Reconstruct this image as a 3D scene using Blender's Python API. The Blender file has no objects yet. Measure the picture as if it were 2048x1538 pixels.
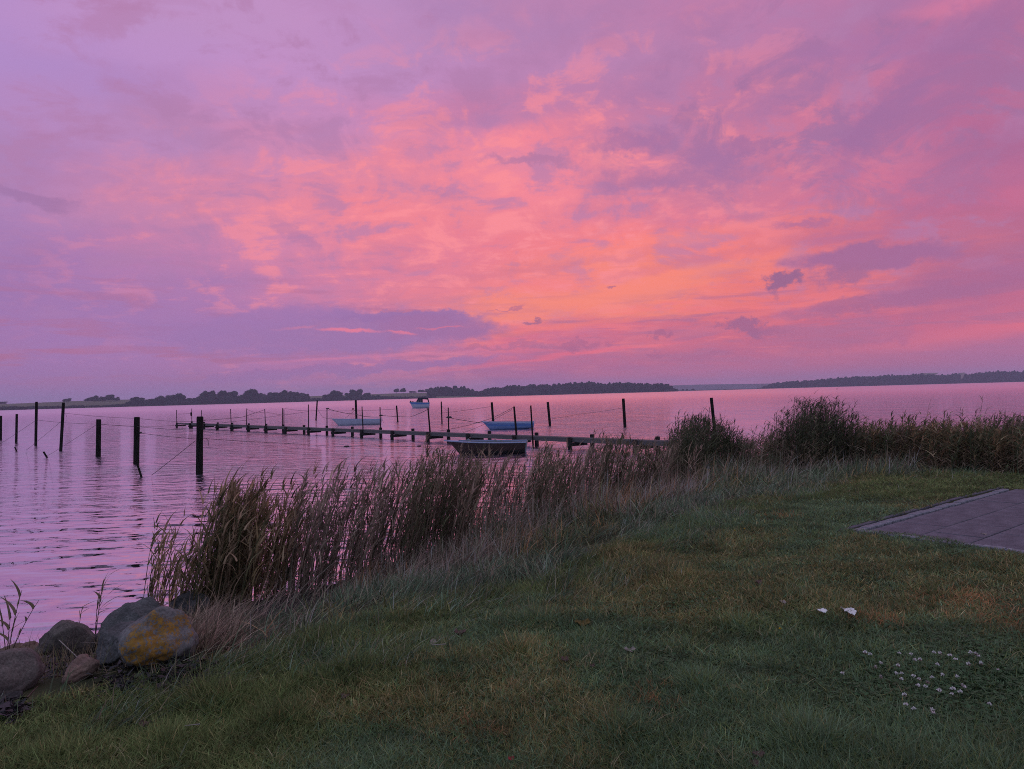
import bpy, math, random
import numpy as np
from mathutils import Vector, Matrix

random.seed(7)
RNG = np.random.default_rng(11)
SC = bpy.context.scene
COL = SC.collection
R_ = math.radians

# ---------------------------------------------------------------- camera
FPX = 1460.0                      # focal length in pixels of the 2048 wide photograph
EYE = Vector((0, 0, 2.2))         # 2.2 m above the water, 1.6 m above the lawn
cam_d = bpy.data.cameras.new('camera'); cam = bpy.data.objects.new('camera', cam_d); COL.objects.link(cam)
cam_d.sensor_width = 36; cam_d.lens = FPX / 2048 * 36
cam_d.clip_start = 0.05; cam_d.clip_end = 30000
ROT = Matrix.Rotation(R_(90 + 0.81), 3, 'X') @ Matrix.Rotation(R_(-1.56), 3, 'Z')
cam.matrix_world = Matrix.Translation(EYE) @ ROT.to_4x4()
SC.camera = cam

def ray(x, y):
    return (ROT @ Vector(((x - 1024) / FPX, -(y - 769) / FPX, -1))).normalized()
def on_z(x, y, z=0.0):            # where the line of sight meets a level of height z
    d = ray(x, y); t = (z - EYE.z) / d.z
    return EYE + d * t
def at_y(x, y, Y):                # the point on the line of sight Y metres ahead
    d = ray(x, y)
    return EYE + d * (Y / d.y)
def azel(x, y):
    d = ray(x, y); return math.atan2(d.x, d.y), math.asin(d.z)

SC.view_settings.view_transform = 'Standard'
SC.view_settings.look = 'None'
SC.view_settings.exposure = 0.0
SC.view_settings.gamma = 1.0
SC.view_settings.use_curve_mapping = False
SC.cycles.use_denoising = False
SC.cycles.pixel_filter_type = 'BLACKMAN_HARRIS'; SC.cycles.filter_width = 1.0
SC.cycles.max_bounces = 6
SC.cycles.diffuse_bounces = 3
SC.cycles.glossy_bounces = 3
SC.cycles.transmission_bounces = 3
SC.cycles.volume_bounces = 1
SC.cycles.transparent_max_bounces = 6

def lin(c):
    return tuple(((v / 255) / 12.92 if v / 255 <= 0.04045 else ((v / 255 + 0.055) / 1.055) ** 2.4) for v in c)

# ---------------------------------------------------------------- the evening sky
class NT:
    def __init__(s, tree): s.t = tree
    def node(s, kind, **kw):
        n = s.t.nodes.new(kind)
        for k, v in kw.items(): setattr(n, k, v)
        return n
    def put(s, sock, v):
        if isinstance(v, bpy.types.NodeSocket): s.t.links.new(v, sock)
        else: sock.default_value = v
    def m(s, op, a, b=0.0, c=None, clamp=False):
        n = s.node('ShaderNodeMath', operation=op, use_clamp=clamp)
        s.put(n.inputs[0], a); s.put(n.inputs[1], b)
        if c is not None: s.put(n.inputs[2], c)
        return n.outputs[0]
    def v(s, op, a, b=(0, 0, 0)):
        n = s.node('ShaderNodeVectorMath', operation=op)
        s.put(n.inputs[0], a)
        if op == 'SCALE': s.put(n.inputs['Scale'], b)
        else: s.put(n.inputs[1], b)
        return n.outputs['Value'] if op in ('LENGTH', 'DOT_PRODUCT') else n.outputs[0]
    def mapr(s, v, a, b, c=0.0, d=1.0, smooth=False):
        n = s.node('ShaderNodeMapRange'); n.interpolation_type = 'SMOOTHSTEP' if smooth else 'LINEAR'
        s.put(n.inputs[0], v); 
        for i, q in enumerate((a, b, c, d)): s.put(n.inputs[i + 1], q)
        return n.outputs[0]
    def mix(s, f, a, b, blend='MIX'):
        n = s.node('ShaderNodeMix', data_type='RGBA', blend_type=blend)
        s.put(n.inputs[0], f)
        for i, q in ((6, a), (7, b)):
            if not isinstance(q, bpy.types.NodeSocket): q = (*q[:3], 1)
            s.put(n.inputs[i], q)
        return n.outputs[2]
    def noise(s, vec, scale, detail=4, rough=0.55, color=False, dist=0.0, lac=2.0):
        n = s.node('ShaderNodeTexNoise')
        s.put(n.inputs['Vector'], vec)
        n.inputs['Scale'].default_value = scale; n.inputs['Detail'].default_value = detail
        n.inputs['Roughness'].default_value = rough; n.inputs['Distortion'].default_value = dist
        n.inputs['Lacunarity'].default_value = lac
        return n.outputs['Color' if color else 'Fac']
    def mapping(s, vec, loc=(0, 0, 0), rot=(0, 0, 0), scale=(1, 1, 1), kind='POINT'):
        n = s.node('ShaderNodeMapping', vector_type=kind)
        s.put(n.inputs[0], vec)
        n.inputs['Location'].default_value = loc; n.inputs['Rotation'].default_value = rot; n.inputs['Scale'].default_value = scale
        return n.outputs[0]
    def ramp(s, fac, stops, ease='LINEAR'):
        n = s.node('ShaderNodeValToRGB'); n.color_ramp.interpolation = ease
        e = n.color_ramp.elements
        while len(e) > 1: e.remove(e[-1])
        e[0].position = stops[0][0]; e[0].color = (*stops[0][1], 1)
        for p, c in stops[1:]:
            k = e.new(p); k.color = (*c, 1)
        s.put(n.inputs[0], fac)
        return n.outputs[0]

W = bpy.data.worlds.new('World'); SC.world = W; W.use_nodes = True
wt = W.node_tree; wt.nodes.clear(); S = NT(wt)
tc = S.node('ShaderNodeTexCoord').outputs['Generated']
sx = S.node('ShaderNodeSeparateXYZ'); S.put(sx.inputs[0], S.v('NORMALIZE', tc))
dx, dy, dz = sx.outputs
az = S.m('ARCTAN2', dx, dy)
el = S.m('ARCSINE', dz)
# cloud sheet coordinates: the layer seen in perspective
den = S.m('ADD', S.m('MAXIMUM', dz, 0.0), 0.16)
cmb = S.node('ShaderNodeCombineXYZ'); S.put(cmb.inputs[0], S.m('DIVIDE', dx, den)); S.put(cmb.inputs[1], S.m('DIVIDE', dy, den))
sheet = S.mapping(cmb.outputs[0], rot=(0, 0, R_(-28)), scale=(0.75, 1.35, 1))
ae = S.node('ShaderNodeCombineXYZ'); S.put(ae.inputs[0], az); S.put(ae.inputs[1], el)
ae = ae.outputs[0]
wide = S.noise(sheet, 1.5, 5, 0.55, color=True, dist=0.3)
fine = S.noise(S.mapping(ae, scale=(1, 2.0, 1)), 9.0, 6, 0.6, color=True, dist=0.2)
warp = S.v('ADD', S.v('MULTIPLY', S.v('SUBTRACT', wide, (.5, .5, .5)), (0.42, 0.20, 0)),
           S.v('MULTIPLY', S.v('SUBTRACT', fine, (.5, .5, .5)), (0.16, 0.07, 0)))
warp = S.v('SCALE', warp, S.mapr(el, 0.0, 0.30, 0.22, 1.0))
wae = S.v('ADD', ae, warp)
sw = S.node('ShaderNodeSeparateXYZ'); S.put(sw.inputs[0], wae)
waz, wel = sw.outputs[0], sw.outputs[1]
XS = [0, 256, 512, 768, 1024, 1280, 1536, 1792, 2048]
ROWS = [
 (775, [(160,118,172),(162,118,170),(165,118,168),(170,113,158),(172,105,150),(184,104,144),(188,108,144),(176,106,146),(184,110,150)]),
 (730, [(163,120,176),(168,121,174),(182,122,172),(190,118,164),(198,108,145),(203,108,136),(198,106,136),(193,108,140),(190,110,145)]),
 (680, [(163,120,177),(172,123,177),(174,120,174),(188,120,164),(226,115,138),(218,112,132),(212,108,130),(205,106,134),(222,110,132)]),
 (625, [(162,120,177),(171,123,178),(180,123,175),(205,124,158),(252,140,125),(253,136,116),(240,122,122),(196,108,138),(198,106,136)]),
 (560, [(164,122,178),(177,125,178),(200,129,172),(222,130,158),(249,133,136),(255,140,122),(242,126,124),(206,113,138),(180,106,142)]),
 (495, [(169,125,180),(193,129,174),(211,134,172),(228,132,158),(241,130,146),(255,134,132),(246,130,130),(200,112,146),(200,110,146)]),
 (420, [(177,132,184),(200,134,174),(226,137,164),(246,137,150),(242,134,148),(236,130,150),(216,122,150),(204,116,152),(187,109,150)]),
 (320, [(181,139,195),(188,137,186),(206,137,178),(228,137,162),(250,139,153),(206,126,160),(204,122,156),(198,118,158),(184,110,152)]),
 (210, [(178,141,201),(182,137,192),(191,140,191),(200,140,188),(205,131,172),(190,127,170),(194,123,162),(180,114,158),(186,112,154)]),
 (110, [(182,143,202),(190,145,200),(195,145,199),(193,143,195),(190,135,184),(186,130,175),(186,125,170),(174,120,167),(190,118,162)]),
 (0,   [(184,146,200),(189,146,198),(194,146,196),(186,141,191),(183,133,180),(188,130,175),(189,125,170),(188,120,165),(208,120,158)]),
]
def side_cols(row):      # beyond the frame the sky dulls to dusk blue behind the viewer
    l, r = lin(row[0]), lin(row[-1])
    back = lin((146, 174, 194))
    return l, r, back
U = lambda a: a / (2 * math.pi) + 0.5
pos_az = S.m('ADD', S.m('DIVIDE', waz, 2 * math.pi), 0.5)
def row_color(y, cols):
    l, r, back = side_cols(cols)
    mid = lambda a, b, t: tuple(a[i] * (1 - t) + b[i] * t for i in range(3))
    st = [(0.0, back), (U(R_(-120)), mid(l, back, 0.85)), (U(R_(-65)), mid(l, back, 0.35))]
    for x, c in zip(XS, cols): st.append((U(azel(x, y)[0]), lin(c)))
    st += [(U(R_(65)), mid(r, back, 0.4)), (U(R_(120)), mid(r, back, 0.88)), (1.0, back)]
    return S.ramp(pos_az, st, 'B_SPLINE' if False else 'LINEAR')
colr = None; prev = None
for y, cols in ROWS:
    e = azel(1024, y)[1]; rc = row_color(y, cols)
    if colr is None: colr = rc
    else: colr = S.mix(S.mapr(wel, prev, e, smooth=True), colr, rc)
    prev = e
zen = lin((176, 194, 206))
colr = S.mix(S.mapr(el, prev + 0.02, R_(75)), colr, zen)
# mottled altocumulus lit from below: salmon lumps against lilac, strongest round the glow
mot = S.m('ADD', S.m('MULTIPLY', S.noise(S.mapping(ae, rot=(0, 0, .15), scale=(1, 1.5, 1)), 12.0, 8, 0.62, dist=0.5), .6),
          S.m('MULTIPLY', S.noise(sheet, 4.2, 7, 0.62, dist=0.4), .4))
mot2 = S.noise(S.mapping(ae, loc=(3, 1, 0), rot=(0, 0, R_(12)), scale=(1, 2.6, 1)), 7.5, 7, 0.62, dist=0.35)
def spot(x, y, w, h, rot=0, lo=1.0, hi=0.3, src=None, smooth=True, amt=1.0):
    a, e = azel(x, y)
    k = 1.0 / FPX
    v = S.mapping(src if src is not None else ae, loc=(a, e, 0), rot=(0, 0, R_(rot + 1.5)), scale=(w * k, h * k, 1), kind='TEXTURE')
    return S.mapr(S.v('LENGTH', v), lo, hi, 0.0, amt, smooth=smooth)
glow = spot(950, 430, 1000, 420, 8, 1.0, 0.1)
lump = S.mapr(mot, 0.50, 0.585, smooth=True)
colr = S.mix(S.m('MULTIPLY', S.m('MULTIPLY', lump, glow), 0.88), colr, lin((255, 146, 154)))
shade = S.mapr(mot, 0.50, 0.40, smooth=True)
colr = S.mix(S.m('MULTIPLY', S.m('MULTIPLY', shade, S.mapr(el, 0.03, 0.2)), 0.65), colr, lin((180, 128, 174)))
streak = S.mapr(mot2, 0.52, 0.68, smooth=True)
colr = S.mix(S.m('MULTIPLY', streak, 0.25), colr, lin((176, 118, 160)))
ur = spot(1740, 200, 680, 290, 0, 1.0, 0.25)
brk = S.mapr(S.noise(S.mapping(ae, loc=(7, 3, 0), rot=(0, 0, .25), scale=(1, 1.7, 1)), 9.0, 8, 0.66, dist=0.6), .47, .60, smooth=True)
colr = S.mix(S.m('MULTIPLY', S.m('MULTIPLY', brk, ur), .85), colr, lin((164, 116, 162)))
lowm = S.m('MULTIPLY', S.mapr(el, .015, .05), S.mapr(el, .19, .09))
st2 = S.noise(S.mapping(ae, loc=(2, 0, 0), rot=(0, 0, R_(2.5)), scale=(1, 9.0, 1)), 6.5, 7, 0.62, dist=0.3)
colr = S.mix(S.m('MULTIPLY', S.m('MULTIPLY', S.mapr(st2, .50, .62, smooth=True), lowm), .72), colr, lin((180, 110, 146)))
colr = S.mix(S.m('MULTIPLY', S.m('MULTIPLY', S.m('MULTIPLY', S.mapr(st2, .47, .38, smooth=True), lowm), spot(1350, 600, 900, 200, 3, 1.0, .1)), .6), colr, lin((255, 128, 126)))
# orange glow bars low over the water
srcw = S.v('ADD', ae, S.v('SCALE', warp, 0.35))
for (x, y, w, h, r, f, c) in [
    (1180, 600, 420, 34, 5, .75, (255, 142, 120)), (1330, 560, 330, 26, 7, .7, (255, 140, 120)),
    (1250, 500, 420, 30, 8, .35, (255, 140, 128)), (1150, 655, 330, 12, 3, .6, (252, 128, 118)),
    (760, 709, 330, 6, 2, .65, (226, 128, 160)), (900, 742, 200, 4, 2, .5, (214, 120, 150)),
    (1130, 712, 330, 7, 4, .6, (250, 112, 128)), (2000, 660, 330, 26, 4, .55, (236, 114, 130)),
    (1480, 655, 260, 10, 4, .35, (245, 120, 125)), (1580, 620, 240, 9, 7, .4, (250, 128, 122)),
    (1950, 8, 160, 26, -8, .6, (226, 128, 160))]:
    sm = spot(x, y, w, h, r, 1.0, 0.1, src=srcw, amt=f)
    colr = S.mix(sm, colr, lin(c))
# dark cloud banks, each a ragged patch of its own
edge = S.v('MULTIPLY', S.v('SUBTRACT', S.noise(S.mapping(ae, scale=(1, 1.8, 1)), 26.0, 6, 0.62, color=True), (.5, .5, .5)), (0.105, 0.042, 0))
edge2 = S.v('MULTIPLY', S.v('SUBTRACT', S.noise(S.mapping(ae, loc=(5, 2, 0), scale=(1, 1.3, 1)), 40.0, 6, 0.62, color=True), (.5, .5, .5)), (0.095, 0.055, 0))
src1 = S.v('ADD', ae, edge); src2 = S.v('ADD', ae, edge2)
BANKS = [ # x, y, half width, half height, rotation, strength, colour, hardness
    (640, 668, 330, 40, -1, .9, (160, 118, 172), .55, 0), (800, 634, 190, 13, -2, .9, (158, 114, 170), .5, 0),
    (560, 632, 170, 22, 3, .75, (165, 120, 176), .4, 0), (880, 655, 130, 24, -4, .85, (165, 112, 162), .5, 0),
    (340, 650, 260, 60, 0, .5, (164, 121, 178), .1, 0),
    (700, 738, 340, 12, 2, .85, (164, 114, 168), .5, 0), (470, 760, 400, 12, 1, .5, (165, 119, 172), .2, 0),
    (1265, 285, 115, 24, -3, .75, (168, 116, 164), .3, 1), (1420, 318, 100, 32, 4, .7, (168, 116, 164), .2, 1),
    (1300, 362, 130, 26, -2, .7, (170, 116, 162), .2, 1), (1450, 355, 80, 26, 0, .6, (170, 116, 162), .3, 1),
    (1065, 322, 110, 12, -6, .7, (182, 122, 162), .3, 1), (1600, 444, 60, 10, -6, .7, (176, 112, 155), .3, 0),
    (1690, 470, 120, 12, -4, .4, (180, 112, 155), .2, 0),
    (1750, 512, 150, 24, -2, .95, (168, 108, 152), .55, 0), (1850, 520, 90, 14, -4, .6, (170, 108, 152), .3, 0),
    (1566, 562, 40, 16, 10, 1., (160, 104, 142), .4, 1), (1555, 590, 24, 14, 60, .5, (178, 108, 138), .1, 1),
    (1695, 552, 60, 20, 6, .85, (170, 108, 148), .3, 1), (1790, 598, 230, 14, 4, .75, (172, 106, 145), .4, 0),
    (1960, 560, 190, 30, 3, .7, (172, 106, 148), .3, 0), (1980, 610, 200, 30, 2, .45, (172, 106, 148), .1, 0),
    (1490, 656, 46, 17, -20, .9, (166, 102, 140), .4, 1), (1545, 668, 40, 12, -15, .6, (176, 104, 140), .2, 1),
    (1322, 672, 22, 8, 0, .8, (178, 102, 136), .3, 1), (1150, 692, 46, 9, 0, .7, (180, 102, 138), .3, 1),
    (1222, 688, 24, 7, 0, .6, (180, 102, 138), .3, 1), (1316, 706, 28, 8, 0, .7, (178, 102, 138), .3, 1),
    (1400, 716, 120, 8, 2, .5, (180, 102, 138), .2, 1), (1640, 690, 110, 14, 5, .45, (184, 104, 138), .2, 1),
    (1790, 672, 44, 12, 0, .5, (184, 104, 142), .2, 1), (1830, 630, 60, 22, 30, .35, (182, 106, 142), .1, 1),
    (1063, 641, 24, 4, 0, .9, (176, 108, 138), .4, 0), (1212, 580, 12, 3, 0, .8, (186, 110, 136), .4, 0),
    (1020, 619, 50, 2.5, 2, .7, (190, 112, 140), .4, 0), (1000, 690, 150, 5, -1, .6, (184, 108, 144), .3, 0),
    (1120, 530, 330, 12, 4, .35, (208, 118, 142), .2, 0), (1400, 520, 260, 12, 7, .4, (214, 118, 136), .2, 0),
    (595, 474, 70, 18, -38, .55, (184, 124, 168), .3, 0), (345, 246, 130, 32, -18, .40, (176, 128, 174), .2, 0),
    (60, 396, 80, 12, -10, .6, (158, 116, 164), .4, 0), (850, 300, 60, 22, 20, .45, (186, 130, 176), .2, 1),
    (1000, 240, 130, 22, 0, .4, (180, 126, 172), .1, 1), (1760, 240, 150, 44, 40, .85, (164, 112, 160), .2, 1),
    (1600, 185, 170, 28, 10, .7, (172, 118, 164), .1, 1), (1960, 60, 190, 50, 25, .8, (166, 112, 160), .1, 1),
    (1720, 100, 180, 36, -5, .65, (172, 118, 168), .1, 1), (1900, 200, 150, 40, 25, .65, (170, 110, 156), .1, 1),
    (1980, 300, 150, 50, 0, .6, (170, 106, 150), .1, 1), (1540, 325, 50, 18, 10, .5, (176, 116, 158), .2, 1),
]
def after(src, col):     # keeps the long node chain in order (the value added is nil)
    n = S.node('ShaderNodeVectorMath', operation='MULTIPLY_ADD'); S.put(n.inputs[0], col); n.inputs[1].default_value = (1e-8,) * 3; S.put(n.inputs[2], src)
    return n.outputs[0]
BANKS += [(1290, 180, 90, 22, 5, .45, (176, 122, 168), .1, 1), (1500, 290, 60, 16, -10, .7, (168, 114, 160), .3, 1), (1900, 400, 120, 26, 10, .45, (174, 108, 150), .1, 1),
          (1100, 60, 150, 30, 0, .35, (176, 132, 182), .1, 1), (900, 20, 120, 24, -10, .4, (172, 130, 182), .1, 1), (420, 560, 160, 20, 4, .4, (166, 122, 176), .1, 0)]
for i_, (x, y, w, h, r, f, c, hd, k) in enumerate(BANKS):
    if i_ % 9 == 0: src1 = after(src1, colr); src2 = after(src2, colr)
    sm = spot(x, y, w * 1.18, h * 1.25, r, 1.0, hd, src=(src2 if k else src1), amt=f)
    colr = S.mix(sm, colr, lin(c))
# thin salmon rifts inside the left bank
srce = S.v('ADD', ae, S.v('SCALE', edge, 0.4))
for (x, y, w, h, r, f, c) in [(700, 660, 80, 5, -3, .9, (240, 128, 152)), (800, 664, 40, 4, -10, .8, (235, 125, 150)), (600, 655, 50, 4, 2, .5, (215, 128, 160)),
                              (880, 655, 70, 2.5, 0, .7, (225, 118, 145))]:
    sm = spot(x, y, w, h, r, 1.0, 0.2, src=srce, amt=f)
    colr = S.mix(sm, colr, lin(c))
# below the horizon: a dull continuation
colr = S.mix(S.mapr(el, -0.01, -0.25), colr, lin((92, 78, 104)))
lp = S.node('ShaderNodeBackground'); S.put(lp.inputs[0], colr); lp.inputs[1].default_value = 1.0
wo = S.node('ShaderNodeOutputWorld'); wt.links.new(lp.outputs[0], wo.inputs[0])
W.cycles.sampling_method = 'MANUAL'; W.cycles.sample_map_resolution = 512

# ---------------------------------------------------------------- materials
def mat(name, col=(.5, .5, .5), rough=0.8, var=0.25, scale=8.0, bump=0.0, bscale=None, spec=0.3, col2=None, stretch=(1, 1, 1), detail=6, trans=0.0):
    m = bpy.data.materials.new(name); m.use_nodes = True
    T = NT(m.node_tree); b = m.node_tree.nodes['Principled BSDF']
    o = T.node('ShaderNodeTexCoord').outputs['Object']
    n = T.noise(T.mapping(o, scale=stretch), scale, detail, 0.6)
    c2 = col2 or tuple(v * (1 - var) for v in col)
    c1 = tuple(v * (1 + var) for v in col) if not col2 else col
    c_ = T.ramp(n, [(0.32, c2), (0.68, c1)])
    if name.endswith(('boulder', 'stone', 'slab', 'sett')):
        c_ = T.mix(.7, c_, T.ramp(T.noise(o, 70, 5, .75), [(0.36, (.45, .45, .45)), (0.5, (.95, .95, .95)), (0.66, (1.7, 1.7, 1.7))]), 'MULTIPLY')
        c_ = T.mix(.6, c_, T.ramp(T.noise(T.mapping(o, loc=(3, 3, 3)), 2.2, 6, .7), [(0.38, (.6, .6, .6)), (0.62, (1.25, 1.25, 1.25))]), 'MULTIPLY')
    T.put(b.inputs['Base Color'], c_)
    b.inputs['Roughness'].default_value = rough
    b.inputs['Specular IOR Level'].default_value = spec
    if bump:
        bn = T.node('ShaderNodeBump'); bn.inputs['Strength'].default_value = 1.0; bn.inputs['Distance'].default_value = bump
        T.put(bn.inputs['Height'], T.noise(T.mapping(o, scale=stretch), bscale or scale * 3, 8, 0.65))
        T.put(b.inputs['Normal'], bn.outputs[0])
    return m

def blade_mat(name, rough=0.6, spec=0.25, transl=0.25):
    """leaves and blades: colour comes from a per-blade attribute"""
    m = bpy.data.materials.new(name); m.use_nodes = True
    T = NT(m.node_tree); b = m.node_tree.nodes['Principled BSDF']
    a = T.node('ShaderNodeAttribute', attribute_name='tint')
    o = T.node('ShaderNodeTexCoord').outputs['Object']
    c = T.mix(0.35, a.outputs['Color'], T.ramp(T.noise(o, 40.0, 3), [(0.3, (.5, .5, .5)), (0.7, (1.5, 1.5, 1.5))]), 'MULTIPLY')
    T.put(b.inputs['Base Color'], c)
    b.inputs['Roughness'].default_value = rough; b.inputs['Specular IOR Level'].default_value = spec
    if transl:
        tr = T.node('ShaderNodeBsdfTranslucent'); T.put(tr.inputs[0], c)
        mx = T.node('ShaderNodeMixShader'); mx.inputs[0].default_value = transl
        out = m.node_tree.nodes['Material Output']
        m.node_tree.links.new(b.outputs[0], mx.inputs[1]); m.node_tree.links.new(tr.outputs[0], mx.inputs[2])
        m.node_tree.links.new(mx.outputs[0], out.inputs[0])
    return m

M = {}
M['post'] = mat('weathered_post_wood', (.014, .012, .012), 0.9, .6, 6, .006, 20, spec=.08, stretch=(6, 6, .6))
M['pile'] = mat('pier_pile_wood', (.030, .026, .028), 0.9, .5, 8, .006, 25, spec=.1, stretch=(4, 4, .6))
M['deck'] = mat('grey_deck_wood', (.105, .095, .11), 0.85, .3, 10, .002, 40, stretch=(.6, 6, 6))
M['pole'] = mat('thin_pole_wood', (.02, .014, .015), 0.9, .4, 20, 0, spec=.1)
M['rope'] = mat('old_rope', (.05, .04, .045), 0.9, .4, 60, 0)
M['rope_pale'] = mat('pale_rope', (.10, .08, .09), 0.9, .3, 60, 0)
M['hull_white'] = mat('white_hull_paint', (.36, .36, .52), 0.4, .1, 5, .0008, 30, spec=.5)
M['hull_blue'] = mat('blue_band_paint', (.06, .14, .42), 0.4, .15, 5, 0, spec=.5)
M['hull_pale_blue'] = mat('pale_blue_hull_paint', (.14, .21, .46), 0.4, .1, 5, .0008, 30, spec=.5)
M['hull_dark'] = mat('dark_red_hull', (.028, .008, .010), 0.55, .3, 6, .001, 30, spec=.4, stretch=(.5, 4, 4))
M['hull_black'] = mat('black_antifouling', (.008, .008, .01), 0.6, .2, 8)
M['rim'] = mat('pale_gunwale_paint', (.30, .34, .56), 0.45, .12, 8, 0, spec=.5)
M['inner'] = mat('boat_inside', (.16, .19, .24), 0.6, .2, 6)
M['canvas'] = mat('navy_canvas', (.02, .025, .05), 0.8, .2, 10)
M['rock_grey'] = mat('grey_boulder', (.14, .132, .145), 0.9, .45, 5, .018, 14, col2=(.055, .052, .06))
M['rock_brown'] = mat('brown_boulder', (.165, .135, .13), 0.9, .4, 6, .016, 16, col2=(.065, .052, .055))
M['rock_red'] = mat('reddish_stone', (.24, .15, .13), 0.85, .4, 6, .008, 16, col2=(.12, .075, .07))
M['rock_pebble'] = mat('mixed_pebbles', (.22, .18, .18), 0.8, .4, 3, .002, 60, col2=(.05, .045, .05))
M['rock_dark'] = mat('dark_wet_boulder', (.05, .045, .05), 0.85, .4, 6, .010, 16)
M['slab'] = mat('concrete_slab', (.165, .145, .19), 0.85, .3, 3.5, .003, 60, col2=(.10, .088, .12))
M['sett'] = mat('pale_sett', (.23, .215, .27), 0.85, .3, 9, .003, 60)
M['sand_bed'] = mat('bedding_soil', (.05, .042, .04), 0.95, .3, 30, .006, 60)
M['paper'] = mat('white_paper', (.78, .78, .82), 0.8, .06, 30)
M['petal'] = mat('clover_petal', (.72, .66, .68), 0.8, .1, 300)
M['petal_brown'] = mat('faded_clover_petal', (.34, .22, .19), 0.8, .2, 300)
M['clover_stem'] = mat('clover_stem', (.05, .09, .03), 0.8, .2, 60)
M['yellow'] = mat('yellow_petal', (.75, .50, .03), 0.8, .1, 300)
M['leaf_yellow'] = mat('yellow_dead_leaf', (.15, .10, .03), 0.8, .3, 60)
M['leaf_brown'] = mat('brown_dead_leaf', (.10, .06, .055), 0.8, .3, 60)
M['leaf_red'] = mat('red_dead_leaf', (.28, .03, .04), 0.8, .3, 60)
M['leaf_pale'] = mat('pale_dead_leaf', (.30, .25, .24), 0.8, .3, 60)
M['buoy'] = mat('dull_red_buoy', (.22, .03, .05), 0.5, .2, 20)
M['trunk'] = mat('far_tree_bark', (.04, .035, .03), 0.9, .3, 1)
M['blade'] = blade_mat('grass_blade', transl=0.38)
M['reed'] = blade_mat('reed_leaf', 0.65, 0.2, 0.40)
M['crown'] = blade_mat('far_foliage', 0.8, 0.1, 0.15)
M['seaweed'] = mat('dried_seaweed', (.012, .010, .014), 0.6, .6, 60, spec=.5)
M['straw'] = blade_mat('dry_straw', 0.6, 0.25, 0.15)

# boulder with lichen: a stain with a shape of its own
def lichen_mat():
    m = bpy.data.materials.new('lichen_boulder'); m.use_nodes = True
    T = NT(m.node_tree); b = m.node_tree.nodes['Principled BSDF']
    o = T.node('ShaderNodeTexCoord').outputs['Object']
    base = T.mix(.6, T.ramp(T.noise(o, 6, 7, .62), [(0.3, (.085, .08, .092)), (0.7, (.22, .205, .215))]), T.ramp(T.noise(o, 55, 5, .7), [(0.35, (.35, .35, .35)), (0.65, (1.5, 1.5, 1.5))]), 'MULTIPLY')
    n = T.noise(o, 5.5, 9, 0.70)
    d = T.mapping(o, loc=(0.06, -0.22, 0.03), scale=(.17, .6, .16), kind='TEXTURE')
    reach = T.m('ADD', T.v('LENGTH', d), T.m('MULTIPLY', T.m('SUBTRACT', n, .5), 4.4))
    msk = T.mapr(reach, 0.95, 0.78)
    pits = T.mapr(T.noise(o, 45, 4, .6), 0.40, 0.5)
    c = T.mix(T.m('MULTIPLY', msk, pits), base, T.ramp(T.noise(o, 30, 4), [(0.3, (.18, .085, .016)), (0.7, (.36, .185, .035))]))
    T.put(b.inputs['Base Color'], c); b.inputs['Roughness'].default_value = .9
    bn = T.node('ShaderNodeBump'); bn.inputs['Distance'].default_value = .012
    T.put(bn.inputs['Height'], T.noise(o, 14, 9, .68)); T.put(b.inputs['Normal'], bn.outputs[0])
    return m
M['lichen'] = lichen_mat()

def ground_mat():
    m = bpy.data.materials.new('lawn_soil'); m.use_nodes = True
    T = NT(m.node_tree); b = m.node_tree.nodes['Principled BSDF']
    o = T.node('ShaderNodeTexCoord').outputs['Object']
    c = T.ramp(T.noise(o, 1.2, 8, .65), [(0.3, (.035, .040, .022)), (0.5, (.05, .055, .03)), (0.7, (.075, .06, .038))])
    # shingle and mud by the water
    sz = T.node('ShaderNodeSeparateXYZ'); T.put(sz.inputs[0], o)
    mud = T.ramp(T.noise(o, 22, 6, .6), [(0.35, (.018, .015, .018)), (0.65, (.085, .066, .07))])
    c = T.mix(T.mapr(sz.outputs[2], 0.30, 0.12), c, mud)
    T.put(b.inputs['Base Color'], c); b.inputs['Roughness'].default_value = .95; b.inputs['Specular IOR Level'].default_value = .1
    bn = T.node('ShaderNodeBump'); bn.inputs['Distance'].default_value = .02
    T.put(bn.inputs['Height'], T.noise(o, 30, 6, .65)); T.put(b.inputs['Normal'], bn.outputs[0])
    return m
M['ground'] = ground_mat()

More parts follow.
